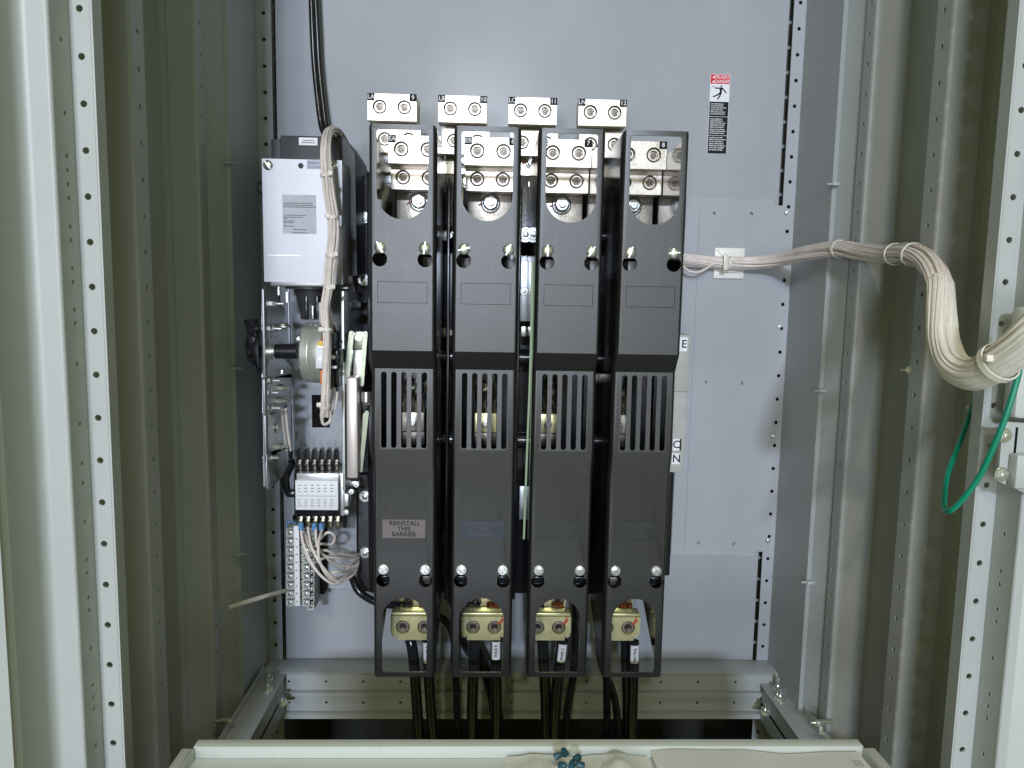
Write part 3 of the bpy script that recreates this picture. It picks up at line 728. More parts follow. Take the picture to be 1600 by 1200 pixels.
for i in range(4):
    xl = XLn[0] + (XLn[3] - XLn[0]) * i / 3; Y = 1.065; z = P(780, 172, Y).z
    lug(xl, z, Y, LW, LH, .028, tags=((['LA', 'LB', 'LC', 'LN'][i], -1), (['9', '10', '11', '12'][i], 1)))
    lug(xl + .004, P(780, 222, 1.085).z, 1.085, LW, LH, .022)
    b2 = B(); box(b2, (xl - .026, 1.108, P(780, 440, 1.11).z), (xl + .034, 1.116, P(780, 160, 1.11).z), .0008); bb = put('bus_plate', b2, 'tin', sw)
    for py in (252, 288): stud_at(xl + .0045, P(780, py, 1.108).z, 1.108, bb)
    # black stand-off blocks between
    xe = XB[i] + (.002, .0015, -.001, -.003)[i]
    xe = XB[i] + .0030
    z1 = P(780, 237, .986).z
    tg = [(('EA'), -1)], [('EB', -1), ('6', 1)], [('EC', -1), ('7', 1)], [('EN', -1), ('8', 1)]
    lug(xe, z1, .986, LW, .0350, .022, tags=tg[i])
    lug(xe, P(780, 281, 1.005).z, 1.005, LW * .98, .0300, .022)
    b2 = B(); box(b2, (xe - .030, 1.040, P(780, 400, 1.04).z), (xe + .030, 1.047, P(780, 250, 1.04).z), .0008); bb = put('bus_plate', b2, 'tin', sw)
    stud_at(xe + .001, P(780, 318, 1.04).z, 1.040, bb, ang=.2 * i, sc=1.15)
    TEXTS.append(('350·410', .0052, xe + .004, 1.0400, P(780, 336, 1.04).z, 'dsteel', bb))
    # connection straps from bus plate to the front plate
    b2 = B(); box(b2, (xe - .030, 1.048, P(780, 270, 1.05).z), (xe - .012, 1.107, P(780, 262, 1.05).z), .0006); put('bus_strap', b2, 'tin', sw)
    # bottom lugs
    xb = XB[i] + (.0030, .0030, -.0045, -.0045)[i]
    o = lug(xb, P(780, 981, .992).z, .992, .0320, .0325, .022, m='brassy', notch=True, red=(i > 0), offx=.0150)
    b2 = B(); box(b2, (xb - .031, .9915, P(780, 962, .992).z), (xb + .031, 1.012, P(780, 958, .992).z), .0008); put('lug_step', b2, 'brassy', sw)
    lug(xb + .002, P(780, 938, 1.03).z, 1.03, .026, .026, .016, m='brassy', offx=.0145)
    b2 = B(); zc_ = P(780, 952, 1.01).z
    for s, mm in ((-1, 'gloss'), (1, 'copper')):
        b3 = B()
        for k in range(9):
            q = xb + s * .0145 - .008 + k * .002; tube(b3, [(q, 1.016 + .001 * (k % 2), zc_ - .007), (q + random.uniform(-.002, .002), 1.013, zc_), (q + random.uniform(-.002, .002), 1.02, zc_ + .006)], .0013, seg=6, n=3)
        put('conductor_end', b3, mm, sw)
    b2.free()
    b2 = B(); box(b2, (xb - .022, 1.036, P(780, 965, 1.04).z), (xb + .022, 1.042, P(780, 900, 1.04).z), .0006); put('bus_plate', b2, 'brassy', sw)
    # braids and small lug behind the slots
    xm = XB[i] + (.0020, .0015, -.012, -.014)[i]; Y = .985
    b2 = B(); pbx = .0150; zb1, zb0 = P(780, 646, Y).z, P(780, 676, Y).z
    box(b2, (xm - pbx, Y, zb0), (xm + pbx, Y + .012, zb1), .0012); ol = put('contact_lug', b2, ['tin', 'brassy', 'brassy', 'tin'][i], sw)
    inst('stud', STUD, (xm, Y, (zb0 + zb1) / 2 - .001), ol, scale=.48)
    b2 = B()
    for k in range(7):
        for q in range(2):
            x = xm - .0125 + k * .0042; ph_ = random.uniform(0, 6)
            tube(b2, [(x + .002 * math.sin(ph_ + h * 2.2), Y + .004 + q * .004 + h * .006 + (h > 2) * .004, zb1 + h * .009) for h in range(5)], .0013, seg=5, n=3)
    put('braid', b2, 'braid', sw)
    b2 = B(); box(b2, (xm - .016, Y + .004, zb0 - .020), (xm + .016, Y + .020, zb0 - .001), .002); put('contact_arm', b2, 'dsteel', sw)
    b2 = B(); z_ = P(780, 604, .99).z
    tube(b2, [(xm - .012, .99, z_ + .006), (xm - .002, .982, z_ - .002), (xm + .008, .985, z_ + .004), (xm + .010, .995, z_ + .014)], .0032, seg=8); box(b2, (xm + .002, .992, z_ - .012), (xm + .009, 1.0, z_ + .008), .001)
    put('spring_link', b2, ['steel', 'ybz', 'dsteel', 'dsteel'][i], sw)
    b2 = B(); box(b2, (XB[i] - .034, 1.02, P(780, 720, 1.02).z), (XB[i] + .034, 1.03, P(780, 575, 1.02).z)); put('arc_chute', b2, 'gloss', sw)
    # boss blocks seen through the round holes
    for s in (-1, 1):
        b2 = B(); xx = (XB[i] + s * .0264) * 1.065 + .0035; zq = P(780, 412, .935).z; box(b2, (xx - .006, .935, zq - .012), (xx + .006, 1.03, zq + .006), .0008); box(b2, (xx - .0004, .934, zq - .012), (xx + .0004, .936, zq + .006)); put('standoff', b2, 'zplate' if s * (i - 1.5) < 0 or i in (1, 2) else 'bframe', sw)
        b2 = B(); xx = (XB[i] + s * .0264) * 1.05; zq = P(780, 908, .945).z; box(b2, (xx - .008, .945, zq - .012), (xx + .008, 1.03, zq + .006), .001); box(b2, (xx - .007, .944, zq - .004), (xx + .007, .946, zq - .003)); put('standoff', b2, 'gloss' if (i, s) not in ((0, 1), (3, -1)) else 'dsteel', sw)
# centre gap hardware
b2 = B(); pbox(b2, 812, 408, 827, 502, 1.045, .004, .0006); o = put('gap_plate', b2, 'zinc', sw)
inst('bolt', BOLTM, P(819, 455, 1.0448), o)
b2 = B(); box(b2, P(812, 760, 1.045), P(822, 812, 1.045) + Vector((0, .004, 0)), .0006); put('gap_plate', b2, 'zinc', sw)
inst('bolt', BOLTL, P(821, 367, 1.045), sw)
b2 = B(); pbox(b2, 832, 355, 840, 378, 1.05, .006, .001); put('latch_block', b2, 'tin', sw)
b2 = B(); tube(b2, [P(832, 408, .93), P(829, 560, .935), P(823, 720, .945), P(818.5, 842, .955)], .0015, seg=8, n=8); put('release_rod', b2, 'green_rod', sw)
b2 = B(); tube(b2, [P(836, 430, .91), P(834, 560, .915), P(829, 830, .93)], .0008, seg=6, n=6); put('release_rod', b2, 'zinc', sw)
b2 = B(); pbox(b2, 814, 510, 823, 526, 1.045, .006, .001); put('latch_block', b2, 'ybz', sw)
for (x, y, Y) in ((702, 368, 1.04), (703, 520, 1.04), (952, 368, 1.06), (941, 592, 1.0)):
    b2 = B(); q = P(x, y, Y); cyl(b2, q, q + Vector((0, .01, 0)), .004, seg=12); box(b2, q + Vector((-.02, .004, -.007)), q + Vector((-.001, .012, .007)), .002); put('pivot_pin', b2, 'dsteel' if y > 400 else 'zinc', sw)
# indicator strip on the right with letters
b2 = B(); Yi = 1.02
pbox(b2, 1048, 523, 1077, 612, Yi, .12, .001)
pbox(b2, 1046, 560, 1074, 708, Yi + .004, .11, .001)
pbox(b2, 1040, 706, 1067.5, 738, Yi, .12, .001)
ind = put('indicator_housing', b2, 'termgrey', sw)
for (x, y, w2, h2, s) in ((1068, 538, 12, 22, 'E'), (1063, 567, 13, 17, 'O'), (1058, 695, 13, 18, 'C'), (1056, 717, 12, 17, 'N')):
    b2 = B(); Yt = Yi - .0008 if s in 'EN' else Yi + .0032; pbox(b2, x - w2 / 2, y - h2 / 2, x + w2 / 2, y + h2 / 2, Yt, .0006); tgp = put('letter_tag', b2, 'white', ind)
    q = P(x + (1 if s in 'EN' else -1), y, Yt); TEXTS.append((s, .0155, q.x, Yt, q.z, 'ink', ind))
    if s in 'OC': b2 = B(); pbox(b2, x + 4, y - h2 / 2, x + 6.5, y + h2 / 2, Yt - .0003, .0003); put('bar_mark', b2, 'ink', ind)
b2 = B(); pbox(b2, 1046, 285, 1067, 524, 1.03, .15, .002); put('right_end_frame', b2, 'gloss', sw)
b2 = B(); pbox(b2, 1030, 738, 1050, 900, 1.03, .15, .002); put('right_end_frame', b2, 'gloss', sw)
for tx in TEXTS: text(tx[0], tx[1], tx[2], tx[3], tx[4], tx[5], tx[6], ex=.00015)

# ================================================================ POWER CABLES
def cable(pts, r, label, tagpx=None, tagtext=None, tilt=0, grp='black power cables below the lugs'):
    t = empty('power_cable', pts[-1], label, 'cable', grp)
    bm = B(); tube(bm, pts, r, seg=14, n=6); put('jacket', bm, 'cable', t)
    if tagtext:
        path = smooth_path(pts, 60)
        za_, zb2 = tagpx
        seg_ = [p for p in path if zb2 <= p.z <= za_]
        c = (seg_[0] + seg_[-1]) / 2; L = (seg_[0] - seg_[-1]).length / 2 + .001; tl_ = math.atan2(seg_[0].x - seg_[-1].x, seg_[0].z - seg_[-1].z)
        bm = B(); n = 7
        for k in range(n):      # slightly curled label wrapped over the front of the jacket
            pass
        prof = [(.0060 * math.sin(rad(a)), -.0060 * math.cos(rad(a)) * .6) for a in range(-80, 81, 20)]
        plate(bm, prof + [(x * .93, y + .0009) for x, y in reversed(prof)], [], 2 * L, lambda u, v, w_: Vector((u, v - r * .62 - .0016, w_ - L)))
        bmesh.ops.transform(bm, matrix=Matrix.Translation(c) @ Matrix.Rotation(tl_, 4, 'Y'), verts=bm.verts)
        o = put('marker_label', bm, 'white', t)
        text(tagtext, .0058, c.x, c.y - r * .62 - .0054, c.z, 'ink', o, rot=rad(90) - tl_, sx=.82)
Yc = 1.000
def low(px, py, Y): return P(px, py, Y)
zt1, zt2 = P(780, 1002, Yc).z, P(780, 1032, Yc).z
cable([low(641, 999, Yc + .003), low(645, 1020, Yc), low(650, 1080, Yc + .01), low(656, 1170, Yc + .02), low(660, 1230, Yc + .03)], .0078, 'thick black cable under the leftmost lug, untagged')
cable([low(668, 999, Yc + .003), low(669, 1030, Yc), low(672, 1090, Yc + .01), low(678, 1170, Yc + .02), low(682, 1230, Yc + .03)], .0078, 'black cable with a white marker sleeve under the leftmost lug', (zt1, zt2), 'E PHASE A')
cable([low(741, 999, Yc + .003), low(740, 1040, Yc), low(738, 1100, Yc + .01), low(737, 1230, Yc + .03)], .0080, 'black cable under the second lug, left one without a marker')
cable([low(775, 999, Yc + .003), low(775, 1040, Yc), low(776, 1100, Yc + .01), low(775, 1230, Yc + .03)], .0080, 'black cable with a white marker sleeve under the second lug', (P(780, 1000, Yc).z, P(780, 1026, Yc).z), 'PHASE B')
cable([low(848, 999, Yc + .004), low(850, 1040, Yc + .01), low(853, 1100, Yc + .02), low(855, 1230, Yc + .03)], .0080, 'black cable under the third lug, left one without a marker')
cable([low(879, 999, Yc + .003), low(876, 1030, Yc), low(869, 1090, Yc + .01), low(862, 1230, Yc + .03)], .0080, 'slanting black cable with a tilted white marker sleeve under the third lug', (P(780, 1004, Yc).z, P(780, 1030, Yc).z), 'PHASE C')
cable([low(978, 985, Yc + .02), low(979, 1040, Yc + .02), low(981, 1100, Yc + .03), low(981, 1230, Yc + .05)], .0080, 'black cable without a marker just left of the tagged one under the rightmost lug')
cable([low(990, 1001, Yc + .003), low(990, 1040, Yc), low(988, 1100, Yc + .01), low(985, 1230, Yc + .03)], .0080, 'black cable with a white marker sleeve under the rightmost lug', (P(780, 1005, Yc).z, P(780, 1031, Yc).z), 'NEUTRAL')
g2 = 'black cables in the dark behind the switch'
for pts, lb in (([(700, 900, 1.15), (722, 1000, 1.15), (760, 1060, 1.14), (778, 1170, 1.12), (780, 1230, 1.1)], 'dark cable bending behind the gap between the first and second barriers'),
            ([(700, 930, 1.13), (755, 1030, 1.13), (778, 1100, 1.12), (790, 1230, 1.1)], 'dark cable crossing behind the second tagged cable'),
            ([(938, 880, 1.12), (944, 980, 1.12), (948, 1080, 1.1), (948, 1230, 1.08)], 'dark cable hanging in the gap left of the rightmost barrier'),
            ([(900, 940, 1.10), (897, 1040, 1.1), (885, 1120, 1.09), (878, 1230, 1.08)], 'dark cable behind the lower right side of the third barrier'),
            ([(936, 960, 1.13), (938, 1030, 1.12), (962, 1100, 1.1), (968, 1230, 1.08)], 'dark cable slanting behind the rightmost barrier'),
            ([(550, 902, 1.13), (562, 925, 1.12), (592, 942, 1.12), (640, 950, 1.11), (700, 975, 1.13), (712, 1050, 1.14), (716, 1230, 1.1)], 'black cable looping out below the white wires and behind the leftmost barrier')):
    cable([P(*p) for p in pts], .0060, lb, grp=g2)

# ================================================================ TOP LEFT CABLES
for k, (off, r) in enumerate(((0, .0045), (7.5, .0045))):
    bm = B(); tube(bm, [P(485 + off * .8, -60, 1.19), P(488 + off, 40, 1.19), P(492 + off, 110, 1.19), P(501 + off, 190, 1.185), P(508 + off, 215, 1.18), P(512 + off, 260, 1.18)], r, seg=12)
    tag(put('control_cable', bm, 'gloss'), ['left one of two glossy black cables coming down to the solenoid', 'right one of two glossy black cables coming down to the solenoid'][k], 'cable', 'black cables above the solenoid')

# ================================================================ MOTOR OPERATOR (solenoid and cover)
YC = 1.03
t = empty('solenoid_operator', P(475, 450, YC), 'galvanised cover box with black solenoid behind, upper left of the switch', 'operator')
bm = B()
a = P(408.5, 249, YC); b2_ = P(536, 446, YC)
Xa, Xb_, Za, Zb2 = P(411, 345, YC).x, P(535, 345, YC).x, P(470, 249, YC).z, P(470, 441, YC).z
plate(bm, [(Xa, Zb2), (Xb_, Zb2 - .002), (Xb_, Za), (Xa, Za)], [circ(P(418, 257, YC).x, P(418, 257, YC).z, .0022, 10), circ(P(470, 259, YC).x, P(470, 259, YC).z, .0038, 14)], .0018, front(YC))
box(bm, (Xa, YC + .002, Zb2 - .0), (Xa + .0018, YC + .075, Za), .0003); box(bm, (Xb_ - .0018, YC + .002, Zb2 - .0), (Xb_, YC + .075, Za), .0003)
box(bm, (Xa + .008, YC - .0005, Zb2 - .006), (Xb_ - .022, YC + .05, Zb2 + .0005), .0025)
put('cover_box', bm, 'zplate', t)
for (x, y) in ((419, 258), (522, 259)): inst('screw', BOLTM if x > 500 else slotscrew(.0066, .9), P(x, y, YC - .0002), t)
bm = B()
pbox(bm, 439, 212, 533, 430, 1.075, .11, .003); pbox(bm, 425, 217, 441, 430, 1.09, .09, .002)
xr0 = P(533, 212, 1.09).x; zz1 = P(530, 214, 1.09).z; zz0 = P(530, 430, 1.09).z
plate(bm, [(xr0, zz0), (xr0 + .022, zz0), (xr0 + .020, zz1 - .024), (xr0 + .006, zz1 - .002), (xr0, zz1)], [], .10, front(1.085))
put('solenoid_housing', bm, 'bframe', t)
bm = B(); pbox(bm, 467, 215, 496, 227, 1.0735, .001); o = put('white_sticker', bm, 'white', t)
q0, q1 = P(471, 219, 1.0735), P(493, 223, 1.0735)
bm = B(); dashes(bm, q0.x + .002, q1.x - .002, q0.z, 1.0735, .0016, .9, 1); dashes(bm, q0.x, q1.x, q1.z, 1.0735, .0016, .9, 2); put('lettering', bm, 'ink', o)
bm = B(); pbox(bm, 479.5, 250, 505, 264, YC - .0006, .0005); o = put('factory_sticker', bm, 'greylab', t)
q = P(480.5, 254, YC - .0007); text('Factory Set', .0048, q.x, YC - .0007, q.z, 'bluetext', o, align='LEFT', ex=.0001)
q = P(480.5, 260.5, YC - .0007); text('Do Not Adjust', .0040, q.x, YC - .0007, q.z, 'bluetext', o, align='LEFT', ex=.0001)
bm = B(); x0, x1 = P(441.5, 335, YC).x, P(494, 335, YC).x; z1, z0 = P(467, 304.5, YC).z, P(467, 365, YC).z
plate(bm, rrect(x0, z0, x1, z1, .001, 2), [], .0004, front(YC - .0005)); o = put('rating_label', bm, 'greylab', t)
bm = B()
for (y, a_, c_, sd) in ((317, 443, 488, 1), (320, 443, 491, 2), (323, 443, 494, 3), (336, 444, 478, 4), (339, 444, 473, 5), (341.5, 444, 449, 6), (345, 444, 461, 7), (347.5, 444, 459, 8), (353, 444, 460, 9), (358.5, 458, 479, 10), (363.5, 457, 480, 11)):
    qa, qc = P(a_, y, YC), P(c_, y, YC); dashes(bm, qa.x, qc.x, qa.z, YC - .0005, .0013, .95, sd, .0001)
put('lettering', bm, 'ink', o)
bm = B(); pbox(bm, 418, 398.5, 470, 399.3, YC - .0002, .0004); put('scratch', bm, 'zinc', t)
# cap and plunger coupling
bm = B(); c = P(487, 452, 1.07)
cyl(bm, c, c + Vector((0, 0, .012)), .036, seg=32); cyl(bm, P(487, 475, 1.07), c, .0185, .024, seg=28)
cyl(bm, P(487, 499, 1.07), P(487, 474, 1.07), .0150, .0165, seg=24)
put('plunger_coupling', bm, 'bframe', t)
for x in (478, 495):
    bm = B(); pbox(bm, x - 2.2, 462, x + 2.2, 500, 1.047, .01, .001); put('coupling_rib', bm, 'gloss', t)
bm = B(); pbox(bm, 487, 478, 489.5, 498, 1.046, .004, .0006); put('coupling_pin', bm, 'steel', t)
for x, y in ((435, 453), (448, 464)):
    bm = B(); pbox(bm, x - 1.2, y - 8, x + 1.5, y + 8, 1.05, .004); put('cotter_pin', bm, 'steel', t)
bm = B(); tube(bm, [P(411, 283, 1.09), P(403, 288, 1.09), P(403, 297, 1.09), P(411, 303, 1.09)], .0013, seg=8); put('wire_loop', bm, 'gloss', t)

# ================================================================ OPERATING MECHANISM
t = empty('manual_operating_mechanism', P(480, 760, 1.1), 'galvanised bracket with drum, black handle shaft and links left of the switch', 'mechanism')
# sub plate on the back
Yb = 1.192
bm = B()
x0, x1 = P(455.5, 700, Yb).x, P(556, 700, Yb).x; z1, z0 = P(500, 440, Yb).z, P(500, 919, Yb).z
hr = [(P(487, 617, Yb).x, P(487, 668, Yb).z), (P(515, 617, Yb).x, P(515, 668, Yb).z), (P(515, 617, Yb).x, P(515, 617, Yb).z), (P(487, 617, Yb).x, P(487, 617, Yb).z)]
plate(bm, [(x0, z0), (x1, z0), (x1, z1), (x0, z1)], [hr, circ(P(505.5, 711, Yb).x, P(505.5, 711, Yb).z, .003, 12), circ(P(529, 919, Yb).x, P(529, 912, Yb).z, .002, 10)], .002, front(Yb)); put('back_plate', bm, 'panel', t)
bm = B(); box(bm, (x0 - .001, Yb - .006, P(455, 715, Yb).z), (x0 + .0015, Yb - .0002, z1), .0004); put('plate_edge', bm, 'zplate', t)
bm = B(); box(bm, (hr[0][0] - .002, Yb + .006, hr[0][1] - .002), (hr[2][0] + .002, Yb + .009, hr[2][1] + .002)); put('cutout_backing', bm, 'gap_dark', t)  # dark sheet for the shade seen through the square cutout
bm = B(); pts = [P(474 + 4 * math.cos(a_), 692 + 4 * math.sin(a_), Yb - .0002) for a_ in (4.2, 3.7, 3.14, 2.5, 1.9)] + [P(483, 695.5, Yb - .0002)]
tube(bm, pts, .0004, seg=5, n=3); put('punched_mark', bm, 'dsteel', t)
# left side bracket (plate on edge) with holes and screws
XS = P(413, 600, 1.035).x
def yz(px, py): q = PX(px, py, XS); return (q.y, q.z)
def side_plate(poly, holes, name, m='zinc', X=XS, th=.002):
    bm = B(); plate(bm, [yz(*p) for p in poly], [circ(*yz(*c[:2]), c[2], 12) for c in holes], th, lambda u, v, w_: Vector((X - w_, u, v))); return put(name, bm, m, t)
side_plate([(411, 452), (416, 448), (436, 448), (436, 475), (444, 480), (447, 492), (440, 506), (411, 508)], [(424, 488, .0035)], 'upper_bracket')
side_plate([(411, 510), (443, 512), (443, 560), (457, 575), (458, 590), (411, 590)], [(424, 526, .002), (432, 526, .002), (424, 570, .002), (432, 570, .002)], 'pivot_bracket')
side_plate([(412, 592), (456, 584), (456, 632), (425, 648), (412, 646)], [(445, 604, .002)], 'lower_bracket')
side_plate([(413, 648), (438, 642), (448, 632), (452, 700), (438, 705), (414, 720)], [(430, 668, .0055), (426, 650, .0016), (436, 652, .0016), (427, 692, .0016), (436, 690, .0016)], 'perforated_bracket')
side_plate([(413, 718), (425, 705), (446, 700), (451, 735), (421, 765), (414, 760)], [], 'foot_bracket')
bm = B()
for a_, b3, X_ in ((452, 590, 411.5), (592, 647, 413), (649, 722, 414.5), (710, 762, 416.5)):
    qa, qb = P(X_, a_, 1.022), P(X_ + 1, b3, 1.022); box(bm, (qa.x - .0016, 1.018, qb.z), (qa.x + .0016, 1.030, qa.z), .0005)
put('bracket_edge', bm, 'zplate', t)
for (x, y, L) in ((427, 474, .020), (424, 513, .02), (432, 512, .02), (425, 594, .016), (444, 606, .012), (424, 613, .016), (442, 626, .014), (424, 637, .018), (422, 715, .018), (441, 698, .014)):
    bm = B(); q = PX(x - 6, y, XS); q.x = XS
    cyl(bm, q, q + Vector((L, 0, 0)), .0028, seg=10); cyl(bm, q, q + Vector((L * .45, 0, 0)), .0055, seg=6); cyl(bm, q + Vector((-.004, 0, 0)), q + Vector((-.0025, 0, 0)), .005, seg=12)
    put('bolt', bm, 'steel', t)
bm = B(); q = P(431, 668, 1.09); lathe(bm, (XS + .001, q.y, q.z), (1, 0, 0), [(0, .0075), (.0015, .0075), (.002, .005)], 20); put('bushing', bm, 'steel', t)
bm = B(); tube(bm, [P(441, 636, 1.06), P(452, 625, 1.05), P(466, 609, 1.04)], .0014, seg=8); put('cotter_pin', bm, 'steel', t)
bm = B()
for dx in (0, 6): tube(bm, [P(440 + dx, 638, 1.09), P(443 + dx, 670, 1.1), P(448 + dx, 704, 1.11)], .0022, seg=8)
put('wire_pair', bm, 'wire', t)
bm = B(); tube(bm, [P(452, 700, 1.13), P(454, 705, 1.12), P(454, 716, 1.12)], .0035, seg=10); tube(bm, [P(454, 718, 1.12), P(456, 726, 1.12), P(447, 748, 1.11), P(450, 772, 1.11)], .0052, seg=10); put('microswitch_arm', bm, 'gloss', t)
bm = B(); pbox(bm, 446, 768, 462, 778, 1.10, .02, .003); put('microswitch_foot', bm, 'gloss', t)
# top bolt heads around the brackets
for (x, y, r) in ((443, 508, .009), (541, 448, .009), (467, 528, .0045), (441, 580, .006)):
    bm = B(); q = P(x, y, 1.075); lathe(bm, q - Vector((0, 0, .003)), (0, 0, 1), [(0, r * 1.2), (.002, r * 1.2), (.0025, r * .9), (.005, r * .8), (.007, r * .3)], 18); put('pan_bolt', bm, 'steel', t)
# drum and shaft
cz = P(480, 549, 1.05); YD = 1.045; CZ = P(480, 551, YD).z
xd0, xd1 = P(464, 551, 1.0).x, P(501, 551, 1.0).x
bm = B(); lathe(bm, (xd0, YD, CZ), (1, 0, 0), [(0, .038), (.002, .0415), (.010, .0425), (.0115, .0415), (.0125, .0415), (.0140, .0425), (xd1 - xd0 - .002, .0425), (xd1 - xd0, .041)], 64); put('drum', bm, 'drum', t)
bm = B()
for a_ in (95, 118, 140): 
    q = Vector((xd1 - .004, YD + .0425 * math.cos(rad(a_ + 60)), CZ + .0425 * math.sin(rad(a_ + 60))))
for z_ in (-.004, .004, .0115, -.013):
    cyl(bm, (xd1 - .003, YD - .0405, CZ + z_), (xd1 + .003, YD - .0405, CZ + z_), .0028, seg=10)
put('rivet', bm, 'steel', t)
bm = B(); pbox(bm, 497, 472, 507, 505, 1.05, .02, .002); pbox(bm, 462, 527, 468, 533, 1.0, .01, .001); put('drum_arm', bm, 'zinc', t)
bm = B(); cyl(bm, P(431, 549, 1.03), P(465, 549, 1.03), .0105, seg=24); put('shaft', bm, 'gloss', t)
bm = B(); cyl(bm, P(415, 550, 1.03), P(431, 549, 1.03), .0100, seg=20); cyl(bm, P(423, 550, 1.03), P(426, 550, 1.03), .0112, seg=20); put('shaft_collar', bm, 'steel', t)
bm = B()
plate(bm, [(P(x, y, 1.03).x, P(x, y, 1.03).z) for x, y in ((384, 499), (400, 498), (402, 515), (404, 530), (410, 532), (412, 560), (408, 566), (390, 564), (386, 540), (390, 520))], [], .02, front(1.02))
cyl(bm, P(386, 550, 1.02), P(412, 550, 1.03), .0085, seg=16); cyl(bm, P(407, 550, 1.03), P(411, 550, 1.03), .030, seg=24)
cyl(bm, P(395, 566, 1.03), P(406, 566, 1.03), .0045, seg=12)
bmesh.ops.bevel(bm, geom=[e for e in bm.edges if e.calc_length() > .004], offset=.0006, segments=2, affect='EDGES')
put('handle', bm, 'gloss', t)
# disc with warning label, micro switches
for (a0_, a1_, m_) in ((0, 50, 'red'), (50, 95, 'yellow'), (95, 180, 'white'), (180, 235, 'orange'), (235, 360, 'red')):
    bm = B(); n = 12; xx = xd1 + .003
    f0 = [Vector((xx, YD - .041 * math.sin(rad(a0_ + (a1_ - a0_) * k / n)), CZ + .041 * math.cos(rad(a0_ + (a1_ - a0_) * k / n)))) for k in range(n + 1)] + [Vector((xx, YD, CZ))]
    va = [bm.verts.new(p) for p in f0]; vb = [bm.verts.new(p + Vector((.0035, 0, 0))) for p in f0]; bm.faces.new(va); bm.faces.new(vb[::-1])
    for k in range(len(va)): bm.faces.new((va[k], va[(k + 1) % len(va)], vb[(k + 1) % len(va)], vb[k]))
    put('indicator_disc', bm, m_, t)
bm = B(); pbox(bm, 503, 524, 510, 536, 1.0, .01, .001); put('red_marker_block', bm, 'red', t)
bm = B(); q = P(502, 537, .998); lathe(bm, q, (0, -1, 0), [(0, .004), (.001, .004), (.0012, .002)], 14); put('yellow_dot', bm, 'yellow', t)
bm = B(); pbox(bm, 500, 579, 504, 600, 1.0, .01, .001); put('orange_marker_block', bm, 'orange', t)
bm = B(); pbox(bm, 504, 581, 507, 602, .999, .01, .001); put('red_marker_block', bm, 'red', t)
bm = B(); pbox(bm, 493, 544, 507, 576, .995, .02, .0008); o = put('limit_switch', bm, 'white', t)
inst('screw', BOLTS, P(500, 560, .9948), o, scale=.6)
bm = B(); pbox(bm, 512, 520, 520, 608, 1.0, .05, .001); put('micro_switch', bm, 'bframe', t)
bm = B(); pbox(bm, 520, 546, 530, 572, 1.0, .05, .003); pbox(bm, 520, 576, 528, 606, 1.01, .03, .001); pbox(bm, 524, 604, 529, 617, 1.0, .006, .002); put('micro_switch', bm, 'gloss', t)
inst('bolt', BOLTS, P(521, 558, .998), t, scale=.8)
bm = B(); pbox(bm, 508, 572, 526, 576, .985, .01, .001); put('switch_tab', bm, 'white', t)
# right bracket, links and bars
bm = B(); x = P(537, 600, 1.04).x; box(bm, (x - .002, 1.035, P(537, 765, 1.04).z), (x + .002, 1.19, P(537, 455, 1.04).z), .0004); put('right_bracket', bm, 'zinc', t)
def linkbar(pa, pb, Y, w_, th, m, name, r=None):
    A, Bq = P(*pa, Y), P(*pb, Y); d = (Bq - A); L = d.length; ang = math.atan2(d.z, d.x)
    pts = []
    for k in range(9): a_ = rad(90 + 180 * k / 8); pts.append((w_ * math.cos(a_), w_ * math.sin(a_)))
    for k in range(9): a_ = rad(-90 + 180 * k / 8); pts.append((L + w_ * math.cos(a_), w_ * math.sin(a_)))
    bm = B(); plate(bm, pts, [], th, lambda u, v, w2: Vector((A.x + u * math.cos(ang) - v * math.sin(ang), Y + w2, A.z + u * math.sin(ang) + v * math.cos(ang))))
    cyl(bm, A + Vector((0, -.002, 0)), A + Vector((0, .002, 0)), w_ * .6, seg=12); cyl(bm, Bq + Vector((0, -.002, 0)), Bq + Vector((0, .002, 0)), w_ * .6, seg=12)
    return put(name, bm, m, t)
linkbar((549, 521), (541, 596), 1.04, .0036, .010, 'linkz', 'link')
linkbar((571, 521), (565, 600), 1.04, .0030, .008, 'linkz', 'link')
linkbar((573, 645), (563, 735), 1.035, .0030, .008, 'linkz', 'link')
linkbar((569, 648), (560, 730), 1.045, .0020, .008, 'linkz', 'link')
bm = B(); pbox(bm, 552, 518, 572, 546, 1.05, .03, .001); o = put('clevis', bm, 'linkz', t)
bm = B(); q = P(561, 527, 1.0495); lathe(bm, q, (0, -1, 0), [(0, .0075), (.0015, .0075), (.002, .005), (.004, .0045)], 20); put('clevis_pin', bm, 'drum', o)
bm = B(); pbox(bm, 551, 546, 569, 590, 1.055, .03, .002); put('clevis_body', bm, 'drum', t)
bm = B(); pbox(bm, 541, 590, 559, 748, 1.02, .05, .003); put('link_cover', bm, 'cream', t)
bm = B(); c = P(573, 612, 1.04); cyl(bm, c, P(573, 627, 1.04), .008, seg=18); cyl(bm, P(573, 627, 1.04), P(570, 640, 1.05), .007, .003, seg=14); put('rod_end', bm, 'steel', t)
bm = B(); pbox(bm, 543, 752, 562, 760, 1.08, .03, .002); pbox(bm, 536, 772, 545, 792, 1.08, .02, .002); put('tail_bracket', bm, 'zinc', t)
for (x, y) in ((549, 768), (557, 757), (541, 800), (566, 600)):
    inst('bolt', BOLTS, P(x, y, 1.07), t, scale=1.0)
bm = B(); cyl(bm, P(540, 476, 1.09), P(562, 476, 1.1), .005, seg=12); cyl(bm, P(544, 476, 1.09), P(556, 476, 1.1), .0078, seg=6); put('bolt', bm, 'steel', t)

